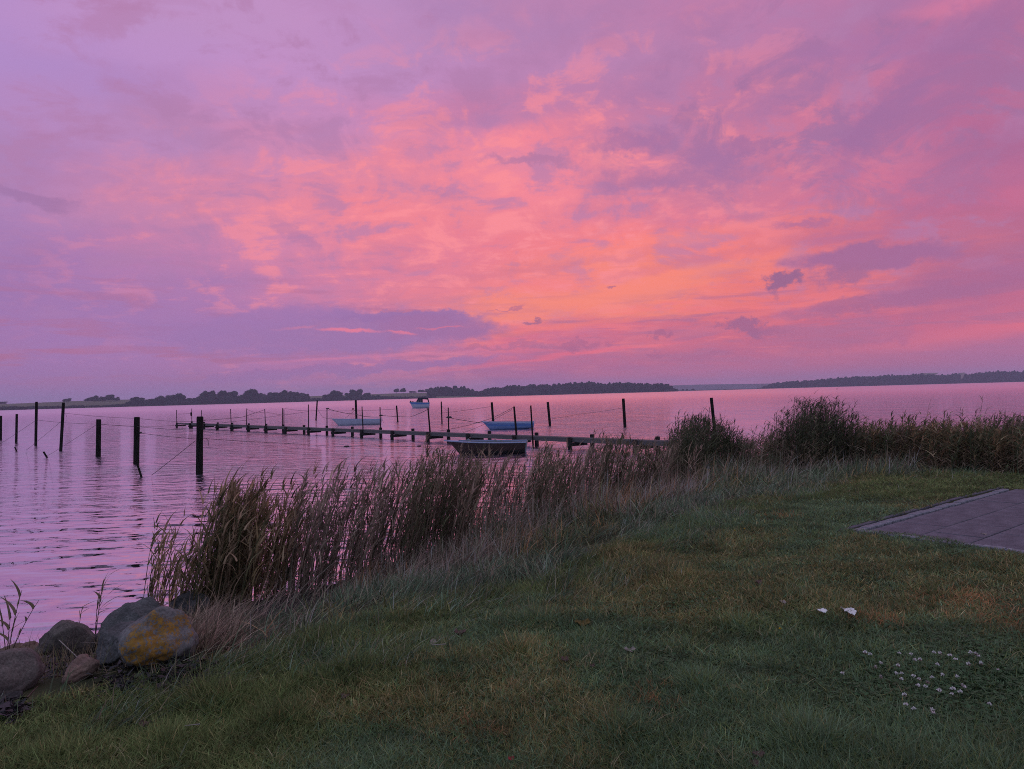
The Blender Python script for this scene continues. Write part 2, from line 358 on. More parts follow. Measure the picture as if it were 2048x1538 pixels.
def water_mat():
    m = bpy.data.materials.new('sea_water'); m.use_nodes = True
    t = m.node_tree; t.nodes.clear(); T = NT(t)
    o = T.node('ShaderNodeTexCoord').outputs['Object']
    swell = T.noise(T.mapping(o, rot=(0, 0, R_(-12)), scale=(.75, 1.6, 1)), 1.15, 2, .45)
    chop = T.noise(T.mapping(o, rot=(0, 0, R_(10)), scale=(.8, 1.5, 1)), 3.2, 3, .55)
    rip = T.noise(T.mapping(o, rot=(0, 0, R_(-6)), scale=(.8, 1.4, 1)), 11.0, 2, .5)
    gust = T.mapr(T.noise(T.mapping(o, scale=(.35, 1, 1)), .16, 3, .5), .38, .62, .45, 1.25, True)
    sy = T.node('ShaderNodeSeparateXYZ'); T.put(sy.inputs[0], o)
    off = T.mapr(sy.outputs[1], 8, 24, .12, 1.0, True)          # sheltered and calmer by the bank
    def bump(h, dist, nrm=None):
        b = T.node('ShaderNodeBump'); T.put(b.inputs['Distance'], dist); T.put(b.inputs['Height'], h)
        if nrm: T.put(b.inputs['Normal'], nrm)
        return b.outputs[0]
    calm = T.mapr(sy.outputs[1], 20, 160, 1.0, .45)             # waves melt together far out
    n = bump(T.noise(T.mapping(o, rot=(0, 0, R_(4)), scale=(.55, .20, 1)), 1.0, 4, .6), T.m('MULTIPLY', T.mapr(sy.outputs[1], 22, 60), T.mapr(sy.outputs[1], 400, 60, .10, .34)))
    n = bump(swell, T.m('MULTIPLY', calm, .13), n)
    n = bump(chop, T.m('MULTIPLY', T.m('MULTIPLY', T.m('MULTIPLY', gust, off), calm), 0.088), n)
    n = bump(rip, T.m('MULTIPLY', T.m('MULTIPLY', gust, off), 0.017), n)
    g = T.node('ShaderNodeBsdfGlossy', distribution='MULTI_GGX'); T.put(g.inputs['Roughness'], T.mapr(sy.outputs[1], 45, 300, .02, .20)); g.inputs['Color'].default_value = (1, .97, .98, 1)
    T.put(g.inputs['Normal'], n)
    d = T.node('ShaderNodeBsdfDiffuse'); d.inputs[0].default_value = (.15, .11, .19, 1)
    fr = T.node('ShaderNodeFresnel'); fr.inputs[0].default_value = 1.33; T.put(fr.inputs[1], n)
    f = T.m('POWER', fr.outputs[0], 0.185)
    mx = T.node('ShaderNodeMixShader'); T.put(mx.inputs[0], f)
    t.links.new(d.outputs[0], mx.inputs[1]); t.links.new(g.outputs[0], mx.inputs[2])
    ou = T.node('ShaderNodeOutputMaterial'); t.links.new(mx.outputs[0], ou.inputs[0])
    return m
M['water'] = water_mat()

# ---------------------------------------------------------------- mesh helpers
def tag(o, label=None, cat=None, group=None, kind=None):
    if label: o['label'] = label
    if cat: o['category'] = cat
    if group: o['group'] = group
    if kind: o['kind'] = kind
    return o
def link(o, parent=None):
    COL.objects.link(o)
    if parent is not None: o.parent = parent
    return o
def empty(name, loc, label, cat, group=None, rz=0.0):
    o = bpy.data.objects.new(name, None); o.location = loc; o.rotation_euler = (0, 0, rz)
    o.empty_display_size = .2
    link(o); return tag(o, label, cat, group)

class MB:
    """collects verts and faces of one mesh"""
    def __init__(s): s.v = []; s.f = []; s.smooth = []
    def add(s, vs, fs, smooth=False):
        b = len(s.v); s.v += [tuple(v) for v in vs]; s.f += [tuple(i + b for i in f) for f in fs]; s.smooth += [smooth] * len(fs)
        return s
    def box(s, c, size, rz=0.0, bev=0.0):
        cx, cy, cz = c; x, y, z = (q / 2 for q in size)
        cr, sr = math.cos(rz), math.sin(rz)
        def P(a, b, d): return (cx + a * cr - b * sr, cy + a * sr + b * cr, cz + d)
        if bev <= 0:
            vs = [P(*q) for q in ((-x, -y, -z), (x, -y, -z), (x, y, -z), (-x, y, -z), (-x, -y, z), (x, -y, z), (x, y, z), (-x, y, z))]
            return s.add(vs, [(3, 2, 1, 0), (4, 5, 6, 7), (0, 1, 5, 4), (1, 2, 6, 5), (2, 3, 7, 6), (3, 0, 4, 7)])
        e = bev
        vs = [P(*q) for q in ((-x, -y, -z), (x, -y, -z), (x, y, -z), (-x, y, -z), (-x, -y, z - e), (x, -y, z - e), (x, y, z - e), (-x, y, z - e),
                              (-x + e, -y + e, z), (x - e, -y + e, z), (x - e, y - e, z), (-x + e, y - e, z))]
        return s.add(vs, [(3, 2, 1, 0), (8, 9, 10, 11), (0, 1, 5, 4), (1, 2, 6, 5), (2, 3, 7, 6), (3, 0, 4, 7), (4, 5, 9, 8), (5, 6, 10, 9), (6, 7, 11, 10), (7, 4, 8, 11)])
    def tube(s, pts, rad, n=8, wob=0.0, smooth=True, cap=True):
        pts = [Vector(p) for p in pts]; k = len(pts)
        rads = rad if hasattr(rad, '__len__') else [rad] * k
        vs = []; fs = []
        up = None
        for i, p in enumerate(pts):
            t = (pts[min(i + 1, k - 1)] - pts[max(i - 1, 0)]).normalized()
            if up is None: up = Vector((1, 0, 0)) if abs(t.x) < .8 else Vector((0, 0, 1))
            a = (up - t * up.dot(t)).normalized(); b = t.cross(a)
            for j in range(n):
                w = rads[i] * (1 + random.uniform(-wob, wob)); q = 2 * math.pi * j / n
                vs.append(p + a * math.cos(q) * w + b * math.sin(q) * w)
        for i in range(k - 1):
            for j in range(n):
                fs.append((i * n + j, i * n + (j + 1) % n, (i + 1) * n + (j + 1) % n, (i + 1) * n + j))
        s.add(vs, fs, smooth)
        if cap:
            s.add(vs[:n], [tuple(range(n))[::-1]]); s.add(vs[-n:], [tuple(range(n))])
        return s
    def mesh(s, name, m):
        me = bpy.data.meshes.new(name); me.from_pydata(s.v, [], s.f)
        me.polygons.foreach_set('use_smooth', s.smooth); me.materials.append(m); me.update()
        return me
    def build(s, name, m, parent=None, origin=None, loc=None):
        if origin is not None: s.v = [(x - origin[0], y - origin[1], z - origin[2]) for x, y, z in s.v]
        o = bpy.data.objects.new(name, s.mesh(name, m))
        if origin is not None: o.location = origin
        if loc is not None: o.location = loc
        return link(o, parent)

def raw_object(name, verts, tris_idx, m, tint=None, parent=None, smooth=False, quads=None):
    """fast mesh from numpy arrays; faces all the same size"""
    faces = quads if quads is not None else tris_idx
    k = faces.shape[1]; me = bpy.data.meshes.new(name)
    me.vertices.add(len(verts)); me.vertices.foreach_set('co', np.ascontiguousarray(verts, np.float32).ravel())
    me.loops.add(faces.size); me.loops.foreach_set('vertex_index', np.ascontiguousarray(faces, np.int32).ravel())
    me.polygons.add(len(faces)); me.polygons.foreach_set('loop_start', np.arange(0, faces.size, k, dtype=np.int32))
    me.update(calc_edges=True)
    if smooth: me.polygons.foreach_set('use_smooth', np.ones(len(faces), bool))
    if tint is not None:
        a = me.attributes.new('tint', 'FLOAT_COLOR', 'POINT')
        c = np.ones((len(verts), 4), np.float32); c[:, :3] = tint
        a.data.foreach_set('color', c.ravel())
    me.materials.append(m)
    o = bpy.data.objects.new(name, me); return link(o, parent)

# ---------------------------------------------------------------- value noise in numpy
_tab = np.random.default_rng(3).random((256, 256))
def vnoise(x, y, s=1.0):
    x = np.asarray(x, float) * s; y = np.asarray(y, float) * s
    xi = np.floor(x).astype(int); yi = np.floor(y).astype(int); fx = x - xi; fy = y - yi
    fx = fx * fx * (3 - 2 * fx); fy = fy * fy * (3 - 2 * fy)
    g = lambda a, b: _tab[a & 255, b & 255]
    return (g(xi, yi) * (1 - fx) + g(xi + 1, yi) * fx) * (1 - fy) + (g(xi, yi + 1) * (1 - fx) + g(xi + 1, yi + 1) * fx) * fy
def fbm(x, y, s=1.0, o=4):
    r = 0; a = .5; t = 0
    for i in range(o):
        r = r + a * vnoise(np.asarray(x) + 17.3 * i, np.asarray(y) - 9.1 * i, s); t += a; a *= .5; s *= 2.1
    return r / t

# ---------------------------------------------------------------- terrain
SHORE = [(-500, -180), (-60, -25), (-20, -2), (-12, 2.5), (-8, 5.0), (-4.71, 6.72), (-3.92, 6.95), (-3.25, 7.7), (-2.25, 8.7), (-1.57, 10.0), (-.92, 10.8),
         (.72, 13.6), (3.5, 17.6), (6.0, 19.4), (9.0, 20.2), (14, 20.6), (25, 24), (60, 32), (500, 160)]
LAWN = [(-500, -190), (-60, -32), (-20, -8), (-9, -1.0), (-5, 2.2), (-3.0, 3.75), (-2.1, 4.25), (-1.47, 5.0), (-.73, 5.9), (.35, 6.55), (.9, 7.3), (2.08, 9.2), (3.5, 10.8),
        (6, 12.8), (9.75, 13.6), (20, 16), (60, 22), (500, 140)]
def sdist(px, py, line):
    """signed distance, positive on the land side (right of the line's direction = towards the viewer)"""
    best = np.full(px.shape, 1e9); sign = np.ones(px.shape)
    for (x0, y0), (x1, y1) in zip(line[:-1], line[1:]):
        vx, vy = x1 - x0, y1 - y0; L = vx * vx + vy * vy
        t = np.clip(((px - x0) * vx + (py - y0) * vy) / L, 0, 1)
        qx, qy = px - (x0 + t * vx), py - (y0 + t * vy)
        d = np.hypot(qx, qy); cr = vx * (py - y0) - vy * (px - x0)
        up = d < best - 1e-9
        best = np.where(up, d, best); sign = np.where(up, np.where(cr < 0, 1.0, -1.0), sign)
    return best * sign
def zones(px, py):
    px = np.asarray(px, float); py = np.asarray(py, float)
    ds = sdist(px, py, SHORE); dl = sdist(px, py, LAWN)
    t = np.where(dl > 0, 1.0, np.clip(ds / np.maximum(ds - dl, 1e-6), 0, 1))
    return ds, dl, t
TER_O = (3.67, 8.05); TU = (.786, .618); TV = (.618, -.786)
def ter_uv(px, py):
    ax, ay = px - TER_O[0], py - TER_O[1]
    return ax * TU[0] + ay * TU[1], ax * TV[0] + ay * TV[1]
def height(px, py):
    ds, dl, t = zones(px, py)
    s = t * t * (3 - 2 * t)
    z = np.where(ds < 0, -np.minimum(.75, -ds * .16), .53 * (0.35 * t + .65 * s))
    z = np.where(dl > 0, .53 + .07 * np.clip(dl / 2.0, 0, 1), z)
    bump = (fbm(px, py, 1.1, 4) - .5) * .10 + (fbm(px + 50, py, .28, 2) - .5) * .08
    u, v = ter_uv(np.asarray(px, float), np.asarray(py, float))
    flat = np.clip(np.minimum(np.minimum(u + .35, v + .35), 1) / .5, 0, 1)
    z = z + bump * np.clip(ds / 1.0, 0.15, 1) * (1 - flat)
    return z * (1 - flat * 0) + (0.585 - z) * np.where((u > -.1) & (v > -.1), 1.0, 0) * flat
def hz(x, y): return float(height(np.array([x]), np.array([y]))[0])
def on_ground(x, y, add=0.0):
    p = on_z(x, y, .4)
    for _ in range(25):
        p = on_z(x, y, max(hz(p.x, p.y), 0.0) * .5 + p.z * .5 + (add * .5))
    return p

gx = np.concatenate([-np.geomspace(14, 500, 26)[::-1], np.linspace(-13.8, 16, 300), np.geomspace(16.4, 500, 26)])
gy = np.concatenate([-np.geomspace(2, 300, 22)[::-1], np.linspace(-1.9, 26, 290), np.geomspace(26.4, 170, 20)])
GX, GY = np.meshgrid(gx, gy); GZ = height(GX.ravel(), GY.ravel())
nx, ny = len(gx), len(gy)
idx = np.arange(nx * ny).reshape(ny, nx)
q = np.stack([idx[:-1, :-1], idx[:-1, 1:], idx[1:, 1:], idx[1:, :-1]], -1).reshape(-1, 4)
gnd = raw_object('ground', np.stack([GX.ravel(), GY.ravel(), GZ], 1), None, M['ground'], quads=q, smooth=True)
tag(gnd, 'dark grassy bank sloping down to the water', kind='structure')

wx = 9000
w = MB().add([(-wx, -700, 0), (wx, -700, 0), (wx, wx, 0), (-wx, wx, 0)], [(0, 1, 2, 3)]).build('water', M['water'])
tag(w, 'calm rippled water reflecting the pink evening sky', kind='structure')

# ---------------------------------------------------------------- far shore
def ridge(name, pts, D, depth, m, label, tint=None):
    """land rising behind the far waterline: pts = (pixel x, pixel y of the crest)"""
    vs = []; fs = []
    n = len(pts)
    rows = [(0.0, -0.03), (0.06, .16), (.35, .55), (.7, .9), (1.0, 1.0), (1.6, .85), (2.4, .2), (2.6, -.05)]
    for (x, y) in pts:
        foot = on_z(x, 800, 0); d = ray(x, 790); d = Vector((d.x / d.y, 1, 0))
        Dn = D(x) if callable(D) else D
        crest = at_y(x, y, Dn + depth)
        for (f, h) in rows:
            Y = Dn + depth * f
            vs.append((d.x * Y, Y, crest.z * h if h > 0 else -1.0))
    k = len(rows)
    for i in range(n - 1):
        for j in range(k - 1):
            fs.append((i * k + j, (i + 1) * k + j, (i + 1) * k + j + 1, i * k + j + 1))
    o = MB().add(vs, fs, True).build(name, m)
    return tag(o, label, kind='structure')
M['field'] = mat('far_stubble_field', (.16, .15, .08), 0.95, .25, .02, 0, col2=(.08, .085, .05), stretch=(.4, 1, 1))
M['far_wood'] = mat('far_wooded_hill', (.035, .042, .03), 0.95, .3, .03)
M['pale_field'] = mat('far_pale_field', (.17, .15, .12), 0.95, .2, .03)
DL = lambda x: 1000 + 0.45 * max(0, x)
ridge('hills', [(-500, 812), (-120, 809), (0, 808), (60, 806), (120, 803.5), (200, 800), (260, 799), (330, 799), (420, 797), (520, 795), (600, 793), (650, 791.5), (720, 789.5),
      (780, 787), (860, 785), (950, 785), (1010, 786)], DL, 420, M['field'], 'low stubble fields on the far shore left')
ridge('hills', [(900, 789), (960, 785), (1030, 779), (1120, 776), (1200, 775), (1290, 775), (1335, 778), (1360, 783)], lambda x: 1500, 200, M['far_wood'], 'wooded headland in the middle of the far shore')
ridge('hills', [(1300, 777), (1350, 770.5), (1400, 769), (1470, 768), (1545, 767), (1620, 766)], 3600, 500, M['far_wood'], 'faint distant hills between the two headlands')
ridge('hills', [(1515, 776), (1560, 767), (1640, 760.5), (1700, 755), (1800, 751), (1870, 750.5), (1920, 750), (1990, 746), (2060, 744), (2200, 742), (2500, 735)], 2000, 420, M['far_wood'], 'long wooded hill on the far shore right')
spit = MB()
pa, pb = on_z(1335, 783.2, 0), on_z(1620, 775.2, 0)
ya = 1750
A = at_y(1335, 781, ya); B = at_y(1640, 773, ya + 180)
spit.add([(A.x, A.y, -.5), (B.x, B.y, -.5), (B.x, B.y, 1.0), (A.x, A.y, 1.6), (A.x, A.y + 30, 1.6), (B.x, B.y + 30, 1.0)], [(0, 1, 2, 3), (3, 2, 5, 4)])
tag(spit.build('sandbank', M['far_wood']), 'low dark spit reaching out from the middle headland', kind='structure')

_ico = None
def ico(n=1):
    global _ico
    import bmesh
    bm = bmesh.new(); bmesh.ops.create_icosphere(bm, subdivisions=n, radius=1)
    v = np.array([q.co[:] for q in bm.verts]); f = np.array([[w.index for w in p.verts] for p in bm.faces]); bm.free()
    return v, f
ICO2 = ico(2); ICO3 = ico(3)
def crown_arrays(c, rx, ry, rz, n, rng, base=(.024, .030, .020)):
    """a crown: several leafy lobes round a dark core, each a spray of leaf-clump triangles"""
    V = []; F = []; C = []; off = 0
    lobes = [(0, 0, -.12, .70), (-.45, 0, -.45, .5), (.45, 0, -.45, .5)] + [(rng.uniform(-.62, .62), rng.uniform(-.5, .5), rng.uniform(-.4, .5), rng.uniform(.32, .46)) for _ in range(7)]
    for (lx, ly, lz, lr) in lobes:
        v, f = ICO2
        r = 1 + (rng.random(len(v)) - .5) * .35
        p = v * (r * lr)[:, None] * np.array([1, 1, .85]) + np.array([lx, ly, lz])
        V.append(p * [rx, ry, rz] + c); F.append(f + off); off += len(v); C.append(np.tile(np.array(base) * rng.uniform(.7, 1.1), (len(v), 1)))
        m = max(6, int(n * lr * lr * 1.3))
        d = rng.normal(size=(m, 3)); d /= np.linalg.norm(d, axis=1)[:, None]
        q = d * (lr * rng.uniform(.85, 1.22, m))[:, None] * np.array([1, 1, .85]) + np.array([lx, ly, lz])
        q = q * [rx, ry, rz] + c
        s = rng.uniform(.05, .11, m)[:, None] * (rx + rz) / 2
        t = rng.normal(size=(m, 3, 3)); t /= np.linalg.norm(t, axis=2)[:, :, None]
        tri = (q[:, None, :] + t * s[:, None]).reshape(-1, 3)
        V.append(tri); F.append(np.arange(m * 3).reshape(-1, 3) + off); off += m * 3
        C.append(np.repeat(np.array(base) * rng.uniform(.7, 1.5, (m, 1)), 3, 0))
    return np.concatenate(V), np.concatenate(F), np.concatenate(C)

def far_tree(x, ytop, hw, ybase, D, label, cat='tree', group=None, trunk=.35, name='tree'):
    base = at_y(x, ybase, D); top = at_y(x, ytop, D)
    H = top.z - base.z; rx = hw / FPX * D
    e = empty(name, (base.x, base.y, base.z), label, cat, group)
    lo = H * trunk
    trk = MB().tube([(0, 0, -1), (rx * .03, 0, lo * .7), (0, 0, H * .6)], [max(.3, H * .03), H * .024, H * .012], 6).build('trunk', M['trunk'], e)
    mb = MB()
    for k in range(4):
        a = random.uniform(0, 6.28)
        mb.tube([(0, 0, lo * .8), (math.cos(a) * rx * .5, math.sin(a) * rx * .5, H * .62)], [H * .014, H * .005], 5)
    mb.build('limb', M['trunk'], trk)
    rng = np.random.default_rng(int(abs(x) * 7 + ytop))
    v, f, c = crown_arrays(np.array([0, 0, (H + lo) / 2]), rx * 1.15, rx, (H - lo) / 2 * 1.08, 330, rng)
    raw_object('crown', v, f, M['crown'], c, e)
    return e

def wood(name, prof, D, label, hw=(6, 11), ybase=None, n=70, rows=2, kind='stuff', step=.9, base=(.022, .028, .019)):
    """a wood that reads as one mass: prof = list of (pixel x, pixel y of the tree tops)"""
    rng = np.random.default_rng(int(prof[0][0]) + 500)
    xs = [p[0] for p in prof]; ys = [p[1] for p in prof]
    V = []; F = []; C = []; off = 0
    for r in range(rows):
        x = xs[0]
        while x < xs[-1]:
            h = rng.uniform(*hw)
            Dn = (D(x) if callable(D) else D) + r * 25 + rng.uniform(0, 15)
            yt = np.interp(x, xs, ys) + rng.uniform(-1, 2.0)
            yb = H_(x) + 2.2 / Dn * FPX
            yb = max(yt + 3, yb)
            top = at_y(x, yt, Dn); bot = at_y(x, yb, Dn)
            rx = h / FPX * Dn; rz = (top.z - bot.z) / 2 * 1.06
            v, f, c = crown_arrays(np.array([top.x, Dn, (top.z + bot.z) / 2]), rx, rx, rz, n, rng, base)
            V.append(v); F.append(f + off); off += len(v); C.append(c)
            x += h * step
    o = raw_object(name, np.concatenate(V), np.concatenate(F), M['crown'], np.concatenate(C))
    tag(o, label, 'woodland', kind=kind)
    return o
def H_(x): return 789.6 - .0272 * (x - 1024)

wood('shore_scrub', [(-60, 812), (60, 811.5), (180, 810), (240, 808), (258, 802), (275, 797), (300, 797.5), (345, 795), (382, 797), (400, 790), (500, 790), (560, 789.5), (608, 790), (622, 796), (645, 795), (670, 790), (740, 792), (785, 792), (830, 792.5), (870, 790)],
     lambda x: DL(x) + 4, 'dark scrub and hedges along the left far waterline', hw=(4, 8), n=40, rows=2)
wood('distant_wood', [(862, 772), (875, 769), (930, 770), (944, 776), (950, 781), (962, 781), (972, 775), (1000, 772), (1020, 767.5), (1060, 766.5), (1090, 768), (1120, 764), (1150, 762), (1210, 761.5),
     (1290, 764), (1325, 765), (1340, 770), (1350, 778)], lambda x: 1450, 'dense dark wood covering the middle headland', hw=(5, 10), n=70, rows=2)
wood('distant_wood', [(1530, 771), (1545, 765.5), (1560, 762), (1600, 760), (1640, 756.5), (1700, 751), (1760, 748.5), (1808, 747), (1845, 745), (1860, 747.5), (1878, 747), (1915, 743.5)], 1990, 'long thin-edged wood on the right far shore', hw=(5, 8), n=45, rows=2)
wood('distant_wood', [(1932, 746), (1950, 741.5), (1990, 740), (2060, 739), (2140, 737)], 1990, 'wood at the right edge beyond the pale gap', hw=(5, 8), n=45, rows=2)
# pale clearings in the right wood
for (x0, x1, yt, yb, lab) in [(1838, 1878, 746.5, 753, 'pale clearing between treetops on the right hill'), (1917, 1930, 746, 759, 'pale narrow gap running down to the right far shore')]:
    a, b, c, d = (at_y(x0, yt, 2350), at_y(x1, yt - 1, 2350), at_y(x1 - (x1 - x0) * .3, yb, 2020), at_y(x0 + (x1 - x0) * .4, yb, 2020))
    tag(MB().add([a, b, c, d], [(3, 2, 1, 0)]).build('field', M['pale_field']), lab, kind='structure')

TREES = [  # x, top, half width, base y, label
    (3, 803, 9, 808, 'dark treetop cut by the left edge of the far shore', 1300),
    (133, 795.5, 7.5, 804, 'lone round tree on the skyline of the left field', 1300),
    (176, 795, 7, 803, 'first small tree of the hedge on the left field', 1300),
    (189, 790.5, 8, 803, 'second and taller tree of the hedge on the left field', 1300),
    (204, 792, 8, 802.5, 'third low tree of the hedge on the left field', 1300),
    (220, 788, 9.5, 802, 'highest rounded tree of the hedge on the left field', 1300),
    (233, 793, 6.5, 802, 'last small tree of the hedge on the left field', 1300),
    (276, 792, 14, 809, 'low broad tree where the left woodland meets the field', None),
    (300, 795, 11, 809, 'dark bushy tree in the dip right of the low broad tree', None),
    (322, 786.5, 12, 809, 'round tree above the end of the pier, left one', None),
    (338, 787.5, 9, 809, 'narrow tree squeezed between two rounder ones above the pier end', None),
    (358, 784, 14, 808, 'broad dome tree above the end of the pier, right one', None),
    (382, 795, 14, 808, 'low tree in the gap behind the nearest mooring post', None),
    (406, 780, 10, 808, 'tree at the left end of the tall row beyond the pier', None),
    (424, 778, 13, 807, 'second tree of the tall row beyond the pier', None),
    (444, 779.5, 11, 807, 'third tree of the tall row beyond the pier', None),
    (463, 777.5, 15, 806, 'wide flat-topped tree of the tall row beyond the pier', None),
    (487, 783, 12, 806, 'lower tree in the middle of the tall row beyond the pier', None),
    (504, 777, 13, 805, 'open-crowned tree of the tall row beyond the pier', None),
    (527, 783, 11, 804, 'small tree right of the open-crowned one', None),
    (545, 781.5, 13, 804, 'round tree right of the middle of the tall row', None),
    (571, 777.5, 13, 803, 'highest dome near the right end of the tall row', None),
    (590, 780, 11, 803, 'tree just right of the highest dome', None),
    (603, 782, 10, 803, 'tree last but one of the tall row', None),
    (615, 786, 5.5, 802, 'thin small tree ending the tall row', None),
    (656, 786, 11, 801, 'left tree of the separate clump above the white boat', None),
    (674, 780, 13, 801, 'second dome of the separate clump above the white boat', None),
    (700, 784, 11, 800, 'third tree of the separate clump above the white boat', None),
    (712, 777, 13, 800, 'highest tree of the clump, behind the tall post', None),
    (733, 783, 11, 800, 'right tree of the clump above the white boat', None),
    (752, 789, 10, 799, 'low bush trailing off the clump to the right', None),
    (793, 776.5, 5.5, 786.5, 'left one of two small trees on the skyline', 1650),
    (806, 775, 6, 786.5, 'right one of two small trees on the skyline', 1650),
    (826, 781.5, 7, 786.5, 'low bush on the skyline left of the cabin boat', 1650),
    (842, 779, 6, 786, 'small tree on the skyline above the cabin boat', 1650),
    (856, 777.5, 7, 786, 'small tree touching the left end of the headland wood', 1650),
    (1366, 777, 2.2, 781.5, 'first tiny tree on the low spit', 1755),
    (1374, 777.5, 2.0, 781.5, 'second tiny tree on the low spit', 1755),
    (1386, 777, 3.2, 781, 'third and widest tiny tree on the low spit', 1760),
]
for (x, yt, hw, yb, lab, D) in TREES:
    far_tree(x, yt, hw, yb, D or DL(x) + 30, lab, group='trees on the far shore', trunk=.02 if D is None else (.05 if x < 250 else .2))

# ---------------------------------------------------------------- haze
haze = MB().box((0, 3000, 46.7), (16000, 7400, 97)).build('haze', M['trunk'])
hm = bpy.data.materials.new('evening_haze'); hm.use_nodes = True; ht = hm.node_tree; ht.nodes.clear()
pv = ht.nodes.new('ShaderNodeVolumePrincipled'); pv.inputs['Density'].default_value = .00018; pv.inputs['Color'].default_value = (.80, .72, 1.0, 1)
pv.inputs['Anisotropy'].default_value = 0.0
ou = ht.nodes.new('ShaderNodeOutputMaterial'); ht.links.new(pv.outputs[0], ou.inputs['Volume'])
haze.data.materials[0] = hm
tag(haze, 'thin evening haze over the water and the far shore', kind='stuff')

# ---------------------------------------------------------------- mooring posts
def post(bx, by, tx, ty, wpx, label, group, name='mooring_post', cap=True, sink=.8, mt='post'):
    b = on_z(bx, by, 0.0); t = at_y(tx, ty, b.y)
    r = wpx / FPX * b.y / 2
    d = (t - b)
    pts = [b - d.normalized() * sink] + [b + d * k for k in (0, .25, .5, .75, .985)] + [t]
    rr = [r * 1.02, r * 1.03, r, r * .98, r, r * .97, r * .86]
    mb = MB().tube(pts, rr, 12, .03)
    o = mb.build(name, M[mt], origin=tuple(b))
    return tag(o, label, 'post', group)
GP = 'mooring posts standing in the water'
P_A = post(1.5, 880, 2, 831.5, 4, 'short mooring post cut by the left edge of the picture', GP)
P_B = post(32.5, 885, 33.5, 828, 4.4, 'thin short mooring post second from the left', GP)
P_C = post(71.5, 891, 73, 803.5, 5.0, 'tall thin post left of the tall leaning one, rope tied halfway', GP)
P_D = post(121.5, 902, 127, 805, 5.6, 'tall thin post leaning slightly right, left of three thick posts', GP)
P_E = post(196.5, 913, 197.5, 838.6, 9.2, 'thick post with the smallest girth of the three thick left posts', GP)
P_F = post(272.5, 927, 274, 834, 10.8, 'middle one of three thick posts, broken stake at its foot', GP)
P_G = post(398.5, 948.5, 400, 833, 13, 'thickest and nearest black mooring post, in front of the pier end', GP)
P_H = post(632, 840, 634.5, 800.5, 2.8, 'thin post left of the white boat moored beyond the pier', GP)
P_I = post(713, 842, 711.5, 800, 4.4, 'post behind the middle of the white boat', GP)
P_J = post(795.5, 843, 793, 811, 2.9, 'thin post between the white boat and the cabin boat', GP)
P_K = post(884, 847, 882.5, 803, 2.6, 'thin post just right of the cabin boat', GP)
P_L = post(987, 852, 983.5, 804.5, 4.6, 'post rising behind the bow of the blue boat', GP)
P_M = post(1100, 851, 1095.5, 804, 5.0, 'post right of the blue boat, leaning left', GP)
P_N = post(1250, 854, 1246.5, 797, 6.0, 'post standing alone in open water left of the reed dome', GP)
P_O = post(1430, 868, 1422.5, 795.5, 6.4, 'post whose foot is hidden by the domed reeds', GP)
GS = 'broken stakes poking out of the water'
for (bx, by, tx, ty, w_, lab) in [(33.5, 903, 29.5, 894, 2.4, 'tiny broken stake left of the tall thin posts'), (94, 915, 87, 903.5, 3.4, 'short broken stake leaning left between thin posts'),
                                  (283, 954, 274.5, 928, 4.0, 'slanting broken stake at the foot of the middle thick post')]:
    post(bx, by, tx, ty, w_, lab, GS, 'stake', sink=.25)

# ---------------------------------------------------------------- the pier
e0 = on_z(352, 854.5, 0.0); e1 = on_z(1184, 899.5, 0.0)
pd = (e1 - e0); pd.z = 0; pd.normalize(); pn = Vector((pd.y, -pd.x, 0))
if pn.y > 0: pn = -pn                       # pn points to the viewer's side
pier = empty('pier', tuple(e0), 'long narrow wooden pier on short piles running out from the reeds', 'pier')
def pier_at(px, side=0.0):                  # distance along the pier (or a line beside it) where column px of the picture crosses it
    d = ray(px, 868); k = d.x / d.y; q = e0 + pn * side
    return (k * q.y - q.x) / (pd.x - k * pd.y)
ZD = .45
def rel(p): return (p.x - e0.x, p.y - e0.y, p.z - e0.z)
Ls = pier_at(1500)
yaw = math.atan2(pd.y, pd.x)
# walkway of long planks laid in bays
s_edges = [pier_at(x) for x in (377, 408, 434, 463, 496, 531, 571, 617, 666, 723, 785, 855.6, 935, 1027.5, 1139, 1269, 1400, 1500)]
for a, b in zip(s_edges[:-1], s_edges[1:]):
    for r_ in (-.125, .125):
        c = e0 + pd * ((a + b) / 2) + pn * r_
        MB().box((0, 0, 0), (abs(b - a) - .012, .235, .05)).build('plank', M['deck'], pier).location = rel(Vector((c.x, c.y, ZD - .025 + random.uniform(-.003, .003))))
        pier.children[-1].rotation_euler = (0, 0, yaw)
    c = e0 + pd * ((a + b) / 2)
    for r_ in (-.215, .215):
        q_ = c + pn * r_
        o = MB().box((0, 0, 0), (abs(b - a) - .004, .06, .115)).build('beam', M['deck'], pier); o.location = rel(Vector((q_.x, q_.y, ZD - .11))); o.rotation_euler = (0, 0, yaw)
